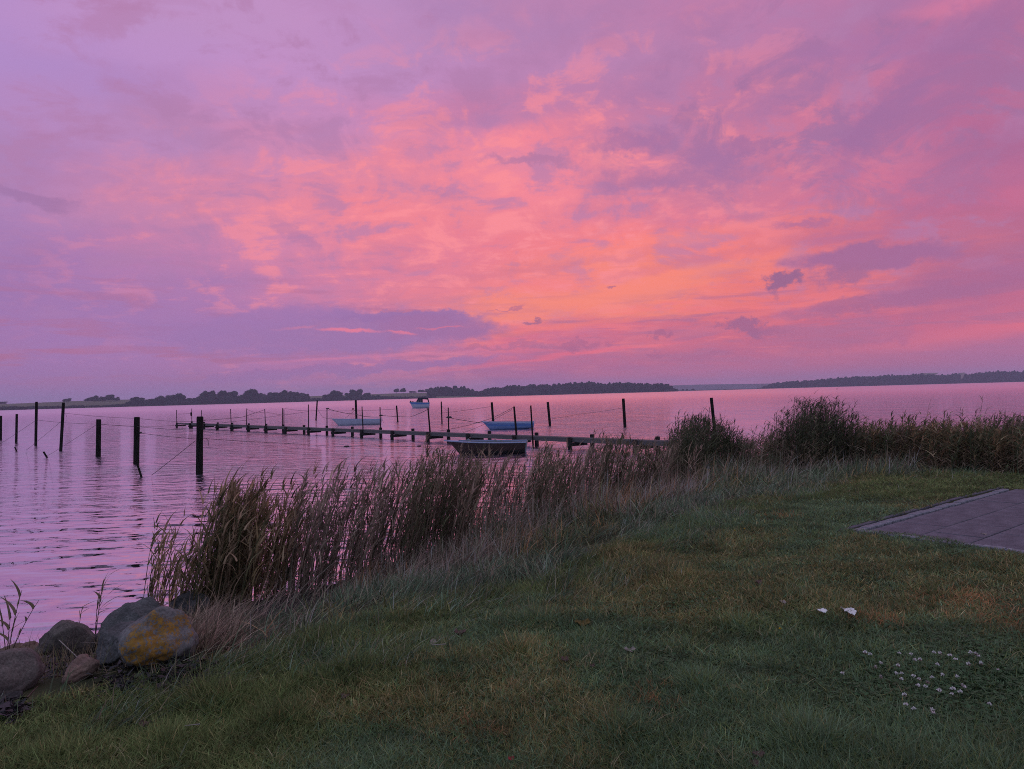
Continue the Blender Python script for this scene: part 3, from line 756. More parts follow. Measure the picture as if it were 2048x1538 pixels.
# the thin outermost run
a, b = pier_at(354), pier_at(377); c = e0 + pd * ((a + b) / 2)
o = MB().box((0, 0, 0), (b - a, .16, .09)).build('beam', M['deck'], pier); o.location = rel(Vector((c.x, c.y, ZD - .08))); o.rotation_euler = (0, 0, yaw)
def pile(px, side, top, r=.085):
    c = e0 + pd * pier_at(px, side) + pn * side
    MB().tube([(0, 0, -.8), (0, 0, 0), (0, 0, top * .6), (0, 0, top - .02), (0, 0, top)], [r, r * 1.05, r, r, r * .88], 10, .03).build('pile', M['pile'], pier).location = rel(Vector((c.x, c.y, 0)))
    return c
for x in (354, 380, 408, 434, 463, 496, 531, 571, 617, 665.7, 723, 784, 855.6, 935, 1027.5, 1139, 1269, 1400):
    c = pile(x, .33, ZD + .02)
    o = MB().box((0, 0, 0), (.12, .95, .14)).build('crossbeam', M['pile'], pier)
    q_ = c - pn * .30 + pd * .155
    o.location = rel(Vector((q_.x, q_.y, ZD - .245))); o.rotation_euler = (0, 0, yaw)
for x in (384, 408.5, 436, 465, 498, 533, 567, 608.5, 654, 705, 761.5, 826, 897, 979, 1073, 1184, 1315, 1450):
    pile(x, -.33, ZD + .12)
GT = 'thin mooring poles along the pier'
def pole(bx, tx, ty, side, label, z0=.1, r=.032, ink=None):
    c = e0 + pd * pier_at(bx, side) + pn * side; c.z = z0
    t = at_y(tx, ty, c.y)
    o = MB().tube([c, c + (t - c) * .5, t], [r, r * .95, r * .85], 8, .04).build('mooring_pole', M['pole'], origin=tuple(c))
    tag(o, label, 'pole', GT); return o
pole(354, 353, 820, .22, 'pole at the outermost end of the pier')
pole(384, 383.5, 817, -.22, 'second pole from the pier end, with a hanging fender')
pole(404, 403, 820.5, -.22, 'pole half hidden behind the nearest thick post')
pole(463, 461, 818, .22, 'pole right of the nearest thick post')
pole(493, 493.5, 817, .22, 'pole left of the rope sling halfway to the twin poles')
pole(531.5, 529.5, 818, .22, 'pole with a sloping rope, left of the twin poles')
pole(565, 565, 816, -.22, 'left one of the twin poles close together')
pole(568, 567.8, 817, -.22, 'right one of the twin poles close together', r=.030)
pole(617, 616.8, 809, .10, 'tallest pole of the far half, right of the twin poles')
pole(654, 654, 816, -.24, 'pole in front of the bow of the white boat')
pole(726.5, 724, 813, .10, 'pole crossing the middle of the white boat')
pole(761, 760, 814, -.24, 'pole crossing the stern of the white boat')
pole(861, 856, 816, .12, 'leaning pole below the cabin boat', r=.042)
pole(897.5, 896.5, 815, -.24, 'straight pole right of the leaning one')
pole(1034, 1028, 813, .12, 'thick-headed pole crossing the blue boat', r=.046)
pole(1066.5, 1061.5, 811, .40, 'pole crossing the stern of the blue boat, foot in the water', z0=-.5, r=.036)
f = at_y(382, 828, (e0 + pd * pier_at(384)).y)
tag(MB().tube([f + Vector((0, 0, .16)), f + Vector((0, 0, .12)), f + Vector((0, 0, -.12)), f - Vector((0, 0, .17))], [.02, .06, .06, .03], 8).build('fender', M['pole'], origin=tuple(f)), 'dark fender hanging on the second pole from the pier end', 'fender')

# ---------------------------------------------------------------- boats
def boat_hull(L, Bm, Hb, Hs, over, sheer, n=22, k=9, tr=.82, draft=.12, flare=.25):
    """bow at -x. returns function giving section points (outer) for station u in 0..1"""
    def sec(u, w):                       # w from -1 (port rail) over keel 0 to +1 (starboard rail)
        half = Bm / 2 * (1 - (1 - min(1, u / .62)) ** 2.3) if u < .62 else Bm / 2 * (1 - (1 - tr) * ((u - .62) / .38) ** 1.6)
        half = max(half, .012)
        rail = Hs + (Hb - Hs) * (1 - u) ** 2.0 + sheer * (u - .5) ** 2 * 0
        keel = -draft + (Hb * .75 + draft) * max(0, 1 - u / .16) ** 2.2
        a = abs(w)
        yy = half * (1 - (1 - a) ** 2.6) * (.82 + .18 * a)
        zz = keel + (rail - keel) * (a ** 1.9)
        zz += .10 * max(0, (u - .55) / .45) ** 2 * (1 - a)
        x = -L / 2 + L * u + over * max(0, 1 - u / .3) * (1 - a ** 1.5) * 1.0 - .07 * max(0, (u - .8) / .2) * (1 - max(0, zz) / rail)
        return (x, math.copysign(yy, w), zz)
    return sec
def make_boat(name, loc, rz, L, Bm, Hb, Hs, over, mats, label, cat='boat', strakes=5, tr=.82, benches=2, outboard=False, band=None, group=None, draft=.12, trans_mat=None, gw=1.0):
    e = empty(name, loc, label, cat, group, rz)
    sec = boat_hull(L, Bm, Hb, Hs, over, .1, tr=tr, draft=draft)
    n = 26
    # strakes: overlapping boards, each a part
    ws = [0.0] + [(.30 + .70 * i / strakes) for i in range(strakes + 1)]
    for sgn in (-1, 1):
        for i in range(strakes + 1):
            a, b = ws[i], ws[i + 1]
            vs = []; fs = []
            for s_ in range(n + 1):
                u = s_ / n
                p = Vector(sec(u, sgn * max(a, 1e-4))); q_ = Vector(sec(u, sgn * b)); mid = Vector(sec(u, sgn * (a + b) / 2))
                out = Vector((0, sgn * .008, 0))
                vs += [p + out * 1.6, mid + out * 1.2, q_ - out * .1]
            for s_ in range(n):
                for j in range(2):
                    f4 = (s_ * 3 + j, (s_ + 1) * 3 + j, (s_ + 1) * 3 + j + 1, s_ * 3 + j + 1)
                    fs.append(f4 if sgn < 0 else f4[::-1])
            mname = mats[0] if b > .66 else mats[1]
            if band is not None and i == strakes - band: mname = mats[3]
            o = MB().add(vs, fs, True).build('hull_strake', M[mname], e)
    # inner skin
    vs = []; fs = []; kk = 10
    for s_ in range(n + 1):
        u = .02 + .97 * s_ / n
        for j in range(kk + 1):
            x, y, z = sec(u, -1 + 2 * j / kk); vs.append((x, y * .93, z * 1 + .035 if j not in (0, kk) else z))
    for s_ in range(n):
        for j in range(kk):
            fs.append((s_ * (kk + 1) + j, s_ * (kk + 1) + j + 1, (s_ + 1) * (kk + 1) + j + 1, (s_ + 1) * (kk + 1) + j))
    MB().add(vs, fs, True).build('inner_skin', M['inner'], e)
    # transom
    vs = [sec(1, -1 + 2 * j / 12) for j in range(13)]
    t0 = [(x, y, z) for x, y, z in vs]; t1 = [(x + .035, y * 1.0, z) for x, y, z in vs]
    MB().add(t0 + t1, [tuple(range(13)), tuple(range(25, 12, -1))] + [(i, i + 13, i + 14, i + 1) for i in range(12)] + [(12, 25, 13, 0)]).build('transom', M[trans_mat or mats[0]], e)
    # gunwale
    pl = [Vector(sec(s_ / n, -1)) + Vector((0, 0, .01)) for s_ in range(n + 1)]; pr = [Vector(sec(s_ / n, 1)) + Vector((0, 0, .01)) for s_ in range(n + 1)]
    for side in (pl, pr):
        mb = MB(); vs = []; fs = []
        sg = -1 if side is pl else 1
        for p in side:
            for (dy, dz_) in ((.03, -.035 * gw), (.03, .015 * gw), (-.04 * gw * 1.6, .015 * gw), (-.04 * gw * 1.6, -.035)): vs.append((p.x, p.y + sg * dy, p.z + dz_))
        for i in range(n):
            for j in range(4): fs.append((i * 4 + j, i * 4 + (j + 1) % 4, (i + 1) * 4 + (j + 1) % 4, (i + 1) * 4 + j))
        fs += [(0, 1, 2, 3), tuple(range(n * 4 + 3, n * 4 - 1, -1))]
        mb.add(vs, fs).build('gunwale', M[mats[2]], e)
    for b in range(benches):
        u = .38 + .30 * b; x, y, z = sec(u, 1)
        MB().box((x, 0, z - .12), (.24, y * 1.84, .035)).build('thwart', M['inner'], e)
    # foredeck
    vs = []; m_ = 6
    for s_ in range(m_ + 1):
        u = .005 + .17 * s_ / m_; x, y, z = sec(u, 1); vs += [(x, -y, z + .016), (x, y, z + .016)]
    MB().add(vs, [(2 * i, 2 * i + 1, 2 * i + 3, 2 * i + 2) for i in range(m_)]).build('foredeck', M[mats[2]], e)
    if outboard:
        MB().box((L / 2 + .12, 0, Hs + .02), (.22, .2, .28), bev=.05).build('outboard_motor', M['canvas'], e)
    return e, sec
G_B = 'small boats moored by the pier'
def boat_place(x0, x1, y):
    p = on_z((x0 + x1) / 2, y, 0); return p, (x1 - x0) / FPX * p.y
p, L = boat_place(662, 762, 849.5)
make_boat('rowing_boat', tuple(p), R_(4), L, 1.45, .57, .43, .40, ('hull_white', 'hull_white', 'rim', 'hull_blue'), 'pale white clinker rowing boat moored beyond the far half of the pier', group=G_B, strakes=5)
p, L = boat_place(963, 1068, 858)
make_boat('rowing_boat', tuple(p), R_(-3), L, 1.35, .52, .42, .30, ('hull_pale_blue', 'hull_pale_blue', 'rim', 'hull_blue'), 'light blue rowing boat with dark blue band moored behind the pier', group=G_B, strakes=5, band=1, draft=.06)
p, L = boat_place(890, 1052, 907)
b3, sec3 = make_boat('dinghy', tuple(p), R_(-3), L * 1.02, 1.30, .53, .43, .52, ('hull_dark', 'hull_black', 'rim', 'hull_black'), 'dark red dinghy with pale rim, nearest boat in front of the pier', group=G_B, strakes=6, tr=.86, trans_mat='inner', gw=.8)
for (u, w_, r_) in ((.30, .1, .09), (.62, .1, .06), (.70, -.2, .06)):
    x, y, z = sec3(u, 1)
    MB().tube([(x, w_, z - .08), (x, w_, z + .045), (x + .02, w_, z + .065)], [r_, r_, r_ * .6], 8).build('mooring_cleat', M['inner'], b3)

def cabin_boat():
    p, L = boat_place(818, 859, 815.8)
    e, sec = make_boat('cabin_cruiser', tuple(p), R_(3), L, 1.6, 1.32, 1.08, .5, ('hull_white', 'hull_white', 'hull_white', 'hull_blue'), 'small white cabin cruiser with navy canopy anchored farthest out', group=G_B, strakes=4, band=0, benches=0)
    x0 = -L * .12; zd = 1.08
    MB().add([(-L * .34, -.35, zd), (x0 + .55, -.62, zd), (x0 + .55, .62, zd), (-L * .34, .35, zd), (-L * .25, -.28, zd + .22), (x0 + .5, -.52, zd + .34), (x0 + .5, .52, zd + .34), (-L * .25, .28, zd + .22)],
             [(4, 5, 6, 7), (0, 1, 5, 4), (1, 2, 6, 5), (2, 3, 7, 6), (3, 0, 4, 7)]).build('cabin', M['hull_white'], e)
    for sy in (-1, 1):
        y_ = .63 * sy
        MB().add([(-L * .16, sy * .52, zd + .10), (x0 + .35, y_, zd + .10), (x0 + .35, sy * .60, zd + .25), (-L * .14, sy * .50, zd + .20)], [(0, 1, 2, 3)]).build('cabin_window', M['canvas'], e)
    g = bpy.data.materials.new('tinted_plastic_window'); g.use_nodes = True
    bb = g.node_tree.nodes['Principled BSDF']; bb.inputs['Base Color'].default_value = (.10, .08, .13, 1); bb.inputs['Alpha'].default_value = .5; bb.inputs['Roughness'].default_value = .15
    xr = L * .44; zr = 2.12
    MB().add([(x0 - .15, -.55, zd + .3), (x0 - .15, .55, zd + .3), (x0 + .45, .5, zr - .05), (x0 + .45, -.5, zr - .05)], [(0, 1, 2, 3)]).build('windscreen', g, e)
    roof = MB(); vs = []; fs = []
    for i in range(7):
        u = i / 6; x = x0 + .40 + (xr - x0 - .55) * u; z = zr + .08 * math.sin(math.pi * u)
        for j in range(5):
            v = -1 + j / 2; vs.append((x, v * .60, z - .14 * v * v))
    vs += [(x, y, z - .30) for x, y, z in vs]; n_ = 35
    for i in range(6):
        for j in range(4):
            f4 = (i * 5 + j, i * 5 + j + 1, (i + 1) * 5 + j + 1, (i + 1) * 5 + j); fs += [f4, tuple(q + n_ for q in f4[::-1])]
        for j in (0, 4): fs.append((i * 5 + j, (i + 1) * 5 + j, (i + 1) * 5 + j + n_, i * 5 + j + n_))
    for i in (0, 6):
        for j in range(4): fs.append((i * 5 + j, i * 5 + j + 1, i * 5 + j + 1 + n_, i * 5 + j + n_))
    roof.add(vs, fs).build('canopy_roof', M['canvas'], e)
    for sy in (-1, 1):
        MB().add([(x0 + .05, sy * .60, zd + .02), (x0 + 1.15, sy * .62, zd + .02), (x0 + 1.15, sy * .60, zr - .12), (x0 + .45, sy * .59, zr - .12)], [(0, 1, 2, 3)]).build('canopy_side', M['canvas'] if sy > 0 else g, e)
        for (xa, xb, r_) in ((x0 - .05, x0 + .42, .08), (x0 + .62, x0 + .66, .11), (x0 + 1.15, x0 + 1.12, .10), (xr + .14, xr - .12, .09)):
            MB().tube([(xa, sy * .62, zd), (xb, sy * .60, zr - .10)], r_, 6).build('canopy_post', M['canvas'], e)
    MB().box((x0 + .9, 0, zd + .35), (.35, .5, .6), bev=.05).build('helm_seat', M['canvas'], e)
    MB().tube([(-L * .30, -.4, zd + .05), (-L * .40, -.25, zd + .34), (-L * .46, 0, zd + .40), (-L * .40, .25, zd + .34), (-L * .30, .4, zd + .05)], .02, 5).build('bow_rail', M['pole'], e)
    MB().tube([(-L * .41, 0, 1.25), (-L * .41, 0, 1.42), (-L * .41, 0, 1.56)], [.10, .14, .05], 8).build('anchor_roller', M['pole'], e)
    MB().tube([(-L * .30, 0, 1.3), (-L * .30, 0, 1.42), (-L * .30, 0, 1.48)], [.12, .13, .05], 8).build('deck_fender', M['pole'], e)
    MB().tube([(x0 + .7, 0, zr), (x0 + .7, 0, zr + .25)], .025, 5).build('antenna', M['pole'], e)
cabin_boat()
def buoy(x, y, r, label, name='buoy'):
    p = on_z(x, y, 0); rr = r / FPX * p.y
    v, f = ICO2
    o = raw_object(name, v * np.array([rr, rr, rr * .9]) + [0, 0, rr * .3], f, M['buoy'], smooth=True); o.location = p
    tag(o, label, 'buoy', 'round buoys far out')
buoy(706, 819, 2.4, 'dull red round buoy left of the post behind the white boat')
buoy(1674, 778.5, 1.3, 'tiny dark buoy far out above the tallest reeds')
buoy(960, 808.5, 1.0, 'tiny dark float left of the post by the blue boat')

# ---------------------------------------------------------------- ropes
GR = 'ropes strung between posts and pier'
def Yof(o):
    return o.location.y
def rope(pts, label, sag=.06, r=.011, mt='rope', knots=()):
    """pts: list of (pixel x, pixel y, metres ahead or a post object)"""
    W3 = []
    for (x, y, d) in pts:
        Y = d.location.y if hasattr(d, 'location') else d
        W3.append(at_y(x, y, Y) if Y else on_z(x, y, 0.0))
    path = []
    for a, b in zip(W3[:-1], W3[1:]):
        for i in range(9):
            t = i / 9; q_ = a.lerp(b, t); q_.z -= sag * 4 * t * (1 - t) * (b - a).length * .05
            path.append(q_)
    path.append(W3[-1])
    for q_ in path: q_.z = max(q_.z, .012)
    rad = [r * .56 * max(1.0, q_.y / 34) for q_ in path]
    e = empty('mooring_rope', tuple(W3[0]), label, 'rope', GR)
    o = MB().tube([q_ - W3[0] for q_ in path], rad, 5, .15).build('line', M[mt], e)
    for (i, s_) in knots:
        c = W3[i] - W3[0]
        s_ *= .7; k = MB().tube([c + Vector((-s_, 0, -.01)), c + Vector((-s_ * .5, 0, .015)), c, c + Vector((s_ * .6, 0, .02)), c + Vector((s_, 0, -.02))], [s_ * .1, s_ * .3, s_ * .38, s_ * .3, s_ * .1], 6, .2)
        k.build('knot', M[mt], o)
    return e
yp = lambda px: (e0 + pd * pier_at(px)).y
rope([(128, 826, P_D), (275, 837, P_F), (409, 840.5, yp(420))], 'long line from the leaning post past the thick posts to the pier', knots=((2, .15),))
rope([(409, 840.5, yp(420)), (485, 834, yp(485)), (530, 819, yp(530))], 'rope climbing to the pole left of the twin poles', r=.016)
rope([(75, 840, P_C), (192, 848, P_E), (352, 850, yp(354))], 'line from the tall thin post past the first thick post to the pier end')
rope([(202, 848, P_E), (272, 853, P_F), (400, 861, P_G), (501, 869.5, 50), (617, 871, yp(617))], 'low line running behind the nearest thick post towards the pier', mt='rope_pale')
rope([(280, 866, P_F), (393, 878, P_G)], 'short rope between the middle and the nearest thick posts', r=.013, knots=((0, .12),))
rope([(405, 876.5, P_G), (560, 886, 28), (693, 893.5, 29), (838, 893, 28), (872, 899, 27.3), (895, 889, 27)], 'long rope from the nearest post to the bow of the dark dinghy', r=.012, knots=((2, .16), (3, .12)))
rope([(693, 893.5, 29), (830, 880, yp(826))], 'faint line from the knot in the long rope up to the pier', mt='rope_pale', r=.009)
rope([(71, 841, P_C), (0, 888, None)], 'slack rope falling left from the tall thin post')
rope([(122, 843, P_D), (52, 901, None)], 'slack rope falling left from the leaning post')
rope([(192, 850, P_E), (95, 912, None)], 'slack rope from the first thick post to a broken stake')
rope([(391, 881, P_G), (303, 951, None)], 'slack rope falling left from the nearest thick post', r=.014)
rope([(412, 876, 22.4), (416, 881, 22.4), (417.5, 892, 22.4)], 'loose rope end dangling beside the nearest post', sag=0, r=.012)
rope([(129, 826, P_D), (132, 829, P_D), (133, 834, P_D)], 'loose rope end dangling beside the leaning post', sag=0)
rope([(355, 828, yp(354)), (383, 827, yp(384))], 'rope between the two outermost poles')
rope([(494, 819, yp(493)), (512, 826, yp(512)), (530, 824, yp(530))], 'sagging rope left of the sloping one')
rope([(530, 824, yp(530)), (566, 830, yp(566))], 'rope from the sloping-rope pole to the twin poles')
rope([(440, 846, yp(440)), (565, 830, yp(565)), (616, 823, yp(617))], 'rope from low on the pier to the tallest far pole')
rope([(570, 817, yp(568)), (632, 821, P_H), (711, 821.5, P_I), (793, 818, P_J)], 'line linking the twin poles with the posts beyond the white boat', mt='rope_pale')
rope([(655, 817.5, yp(654)), (711, 828, P_I), (760, 834, yp(761))], 'rope sagging over the white boat', r=.02, knots=((0, .16),))
rope([(635, 817, P_H), (646, 835, 61), (663, 838, 61)], 'bow line of the white boat to the thin post')
rope([(710, 820, P_I), (690, 836, 62)], 'line from the post down into the white boat')
rope([(762, 831, yp(761)), (820, 834, 45), (855, 819, yp(856))], 'rope from the stern pole to the leaning pole', r=.018, knots=((0, .16),))
rope([(762, 832, yp(761)), (767, 846, yp(761))], 'rope end hanging at the stern pole', sag=0)
rope([(898, 835, yp(897)), (930, 841, 41), (965, 846, 46.5)], 'bow line of the blue boat to the straight pole', r=.022, knots=((0, .2),))
rope([(1026, 815, yp(1034)), (985, 836, 34), (930, 852, 38), (880, 862, yp(880))], 'long rope from the thick-headed pole across to the pier', r=.016)
rope([(1024, 819, yp(1034)), (963, 851, 38), (925, 866, yp(925))], 'lower rope from the thick-headed pole down to the pier', r=.013)
rope([(884, 812, P_K), (897, 821, yp(897))], 'thin line between the post by the cabin boat and the straight pole', mt='rope_pale')
rope([(884, 826, P_K), (982, 813, P_L)], 'line between the post by the cabin boat and the one by the blue boat', mt='rope_pale')
rope([(1101, 838, P_M), (1160, 828, 55), (1245, 816, P_N)], 'faint line between the two posts in open water', mt='rope_pale')

# ---------------------------------------------------------------- boulders at the water's edge
def rock(sil, dpt, label, mt, seed, yb=None):
    """sil: outline seen from the lawn, in picture pixels; the stone is a solid round that outline, dpt metres thick"""
    if len(sil) == 4 and not hasattr(sil[0], '__len__'):
        px, py, w_, h_ = sil; sil = [(px + w_ / 2 * math.cos(a), py + h_ / 2 * math.sin(a)) for a in np.linspace(0, 6.0, 14)]
    xs = [p[0] for p in sil]; ys = [p[1] for p in sil]
    px, py = (min(xs) + max(xs)) / 2, (min(ys) + max(ys)) / 2
    g_ = on_ground(px, (yb or max(ys)) - 6); Y = g_.y + dpt * .28
    c = at_y(px, py, Y)
    P2 = [at_y(a, b, Y) - c for a, b in sil]
    th = np.array([math.atan2(q.z, q.x) for q in P2]); rr2 = np.array([math.hypot(q.x, q.z) for q in P2])
    o_ = np.argsort(th); th, rr2 = th[o_], rr2[o_]
    th = np.concatenate([th - 2 * np.pi, th, th + 2 * np.pi]); rr2 = np.tile(rr2, 3)
    rng = np.random.default_rng(seed); v, f = ico(5)
    k = rng.normal(size=(16, 3)); k /= np.linalg.norm(k, axis=1)[:, None]
    r = np.ones(len(v))
    for i in range(16):
        dd = v @ k[i]; lim = rng.uniform(.56, .88) if abs(k[i][1]) > .35 else 1.1
        r = np.where(dd * r > lim, lim / np.maximum(dd, 1e-3), r)
    nn = np.zeros(len(v))
    for o2, amp in ((2.2, .10), (5, .06), (12, .030), (28, .014)):
        nn += amp * (vnoise(v[:, 0] + v[:, 2] * .7 + seed, v[:, 1] - v[:, 2] * .6, o2) + vnoise(v[:, 2] + seed * 2, v[:, 0] - v[:, 1], o2) - 1)
    q = v * (r + nn)[:, None]
    t_ = np.arctan2(q[:, 2], q[:, 0]); l_ = np.hypot(q[:, 0], q[:, 2])
    rs = np.interp(t_, th, rr2) * np.clip(l_, 0, 1.05) ** .88
    p = np.stack([np.cos(t_) * rs, q[:, 1] * dpt / 2, np.sin(t_) * rs], 1)
    o = raw_object('boulder', p, f, M[mt], smooth=True); o.location = c
    tag(o, label, 'rock', 'boulders at the water edge')
    return o
rock([(238, 1330), (240, 1290), (255, 1255), (280, 1240), (300, 1228), (322, 1214), (345, 1222), (362, 1236), (376, 1262), (388, 1285), (380, 1315), (350, 1340), (300, 1350), (262, 1348)], .55,
     'large grey boulder with a big orange lichen patch', 'lichen', 4)
rock([(200, 1300), (205, 1270), (222, 1256), (260, 1245), (290, 1235), (305, 1250), (300, 1300), (280, 1338), (225, 1335), (203, 1322)], .5, 'smooth grey boulder pressed against the lichen boulder', 'rock_grey', 9)
rock([(203, 1290), (212, 1248), (235, 1218), (262, 1203), (290, 1198), (305, 1205), (318, 1222), (320, 1260), (280, 1290), (230, 1300)], .5, 'rounded grey boulder behind the lichen boulder at the water', 'rock_grey', 14)
rock([(56, 1320), (80, 1290), (110, 1258), (135, 1236), (165, 1237), (184, 1252), (190, 1275), (188, 1305), (150, 1322), (100, 1328)], .5, 'wedge-shaped brown boulder sloping down to the left', 'rock_brown', 23)
rock([(-70, 1395), (-60, 1320), (0, 1308), (40, 1308), (62, 1322), (70, 1345), (62, 1368), (50, 1388), (0, 1402)], .5, 'broad brown boulder cut by the left edge', 'rock_brown', 31)
rock([(122, 1362), (127, 1335), (142, 1314), (165, 1316), (197, 1325), (184, 1348), (160, 1362), (140, 1368)], .3, 'small pinkish triangular stone in front of the wedge boulder', 'rock_red', 37)
rock([(342, 1225), (348, 1196), (370, 1186), (400, 1187), (425, 1196), (432, 1220), (400, 1236), (360, 1238)], .4, 'black boulder half hidden behind dry reeds', 'rock_dark', 41)
rock((196, 1284, 36, 34), .3, 'small grey stone in the gap between two boulders', 'rock_grey', 45)
rock((78, 1327, 44, 16), .2, 'small pale flat stone beside the broad brown boulder', 'rock_red', 51)
rock((50, 1300, 104, 22), .35, 'flat reddish stone at the water line', 'rock_red', 57)
rock((268, 1400, 44, 18), .14, 'small reddish stone lying in the grass below the boulders', 'rock_red', 61)
rock((286, 1404, 24, 9), .08, 'little stone touching the small reddish one', 'rock_brown', 63)
rock((15, 1398, 46, 22), .2, 'dark stone below the broad brown boulder', 'rock_dark', 83)
# loose pebbles between them
def pebbles():
    V = []; F = []; off = 0; rg3 = np.random.default_rng(8); v, f = ico(1)
    for _ in range(420):
        p_ = on_z(rg3.uniform(-30, 400), rg3.uniform(1262, 1400), .2)
        z_ = hz(p_.x, p_.y) if _ < 0 else float(height(np.array([p_.x]), np.array([p_.y]))[0])
        r_ = rg3.uniform(.008, .035) if rg3.random() < .9 else rg3.uniform(.035, .06)
        q = v * (1 + rg3.uniform(-.25, .25, (len(v), 1))) * [r_ * rg3.uniform(.8, 1.4), r_, r_ * .6]
        a = rg3.uniform(0, 6.3); q = np.stack([q[:, 0] * math.cos(a) - q[:, 1] * math.sin(a), q[:, 0] * math.sin(a) + q[:, 1] * math.cos(a), q[:, 2]], 1)
        V.append(q + [p_.x, p_.y, z_ + r_ * .25]); F.append(f + off); off += len(v)
    o = raw_object('pebbles', np.concatenate(V), np.concatenate(F), M['rock_pebble']); tag(o, 'loose pebbles lying between the boulders', 'pebbles', kind='stuff')
pebbles()

# ---------------------------------------------------------------- terrace of slabs
ter = empty('terrace', (TER_O[0], TER_O[1], .6), 'corner of a paved terrace with a pale sett border', None)
del ter['label']; tag(ter, 'corner of a grey slab terrace with a pale stone edge', kind='structure')
uvw = lambda u, v, z: (TER_O[0] + TU[0] * u + TV[0] * v, TER_O[1] + TU[1] * u + TV[1] * v, z)
ZT = .612
tyaw = math.atan2(TU[1], TU[0])
b_ = MB(); cc = uvw(2.27, 3.0, 0)
base = b_.box((0, 0, 0), (4.7, 6.2, .08)).build('bedding', M['sand_bed'], ter); base.rotation_euler = (0, 0, tyaw)
base.location = (cc[0] - TER_O[0], cc[1] - TER_O[1], ZT - .045 - .04 - .6 + .02)
def slab_mesh(a, b, h, name, m, bev=.006):
    return MB().box((0, 0, 0), (a, b, h), bev=bev).mesh(name, m)
sm_ = slab_mesh(.742, .488, .05, 'slab', M['slab']); half_ = slab_mesh(.367, .488, .05, 'slab', M['slab'])
def put_piece(name, me, u, v, z, sc=1.0, dr=0.0):
    o = bpy.data.objects.new(name, me); link(o, ter)
    p = uvw(u, v, 0); o.location = (p[0] - TER_O[0], p[1] - TER_O[1], z - .6)
    o.rotation_euler = (random.uniform(-.004, .004), random.uniform(-.004, .004), tyaw + dr); return o
for j in range(11):
    for i in range(6):
        off = .375 * (j % 2)
        v_ = .14 + .25 + j * .5; zz_ = ZT - .025 + random.uniform(-.003, .003)
        if i == 0 and off: put_piece('slab', half_, .12 + .1875, v_, zz_)
        else: put_piece('slab', sm_, .12 + .375 + i * .75 - off, v_, zz_)
st_ = slab_mesh(.185, .094, .06, 'sett', M['sett'], .008); st2 = slab_mesh(.094, .185, .06, 'sett', M['sett'], .008)
for i in range(23):
    put_piece('sett', st_, .1 + i * .195, .055, ZT - .022 + random.uniform(-.007, .007), dr=random.uniform(-.05, .05))
for i in range(24):
    put_piece('sett', st2, .05, .06 + .145 + i * .195, ZT - .022 + random.uniform(-.007, .007), dr=random.uniform(-.05, .05))
kb = slab_mesh(.98, .06, .10, 'edging_stone', M['slab'], .006)
for i in range(5):
    put_piece('edging_stone', kb, .40 + i * .99, -.10, ZT - .05 + random.uniform(-.006, .006), dr=random.uniform(-.012, .012))

# ---------------------------------------------------------------- blades
def ribbons(base, dirv, length, width, bend, up, segs, rng, wd=None, taper=1.0):
    """N ribbons. base (N,3); dirv (N,2) horizontal lean direction; bend = sideways reach / length; up = vertical part."""
    N = len(base); t = np.linspace(0, 1, segs + 1)
    if wd is None:
        a = rng.uniform(0, 2 * np.pi, N); wd = np.stack([np.cos(a), np.sin(a), np.zeros(N)], 1)
    V = np.zeros((N, 2 * segs + 1, 3), np.float32)
    for i, tt in enumerate(t):
        side = (bend * (0.35 * tt + .65 * tt ** 2)) * length
        vert = up * length * (tt - .18 * bend * tt ** 2)
        p = base.copy(); p[:, 0] += dirv[:, 0] * side; p[:, 1] += dirv[:, 1] * side; p[:, 2] += vert
        if i == segs: V[:, 2 * segs] = p
        else:
            w_ = (width * (1 - tt ** 1.5 * taper) * .5)[:, None] * wd
            V[:, 2 * i] = p - w_; V[:, 2 * i + 1] = p + w_
    loc = []
    for i in range(segs - 1):
        loc += [(2 * i, 2 * i + 1, 2 * i + 3), (2 * i, 2 * i + 3, 2 * i + 2)]
    loc.append((2 * segs - 2, 2 * segs - 1, 2 * segs))
    loc = np.array(loc)
    F = (np.arange(N)[:, None, None] * (2 * segs + 1) + loc[None]).reshape(-1, 3)
    return V.reshape(-1, 3), F, 2 * segs + 1

class Veg:
    def __init__(s): s.V = []; s.F = []; s.C = []; s.n = 0
    def add(s, V, F, C):
        s.V.append(V); s.F.append(F + s.n); s.C.append(C); s.n += len(V)
    def build(s, name, m):
        o = raw_object(name, np.concatenate(s.V), np.concatenate(s.F), m, np.concatenate(s.C)); return o

def palette(cols, w, N, rng, jit=.25):
    cols = np.array(cols); k = rng.choice(len(cols), N, p=np.array(w) / sum(w))
    return cols[k] * rng.uniform(1 - jit, 1 + jit, (N, 1))

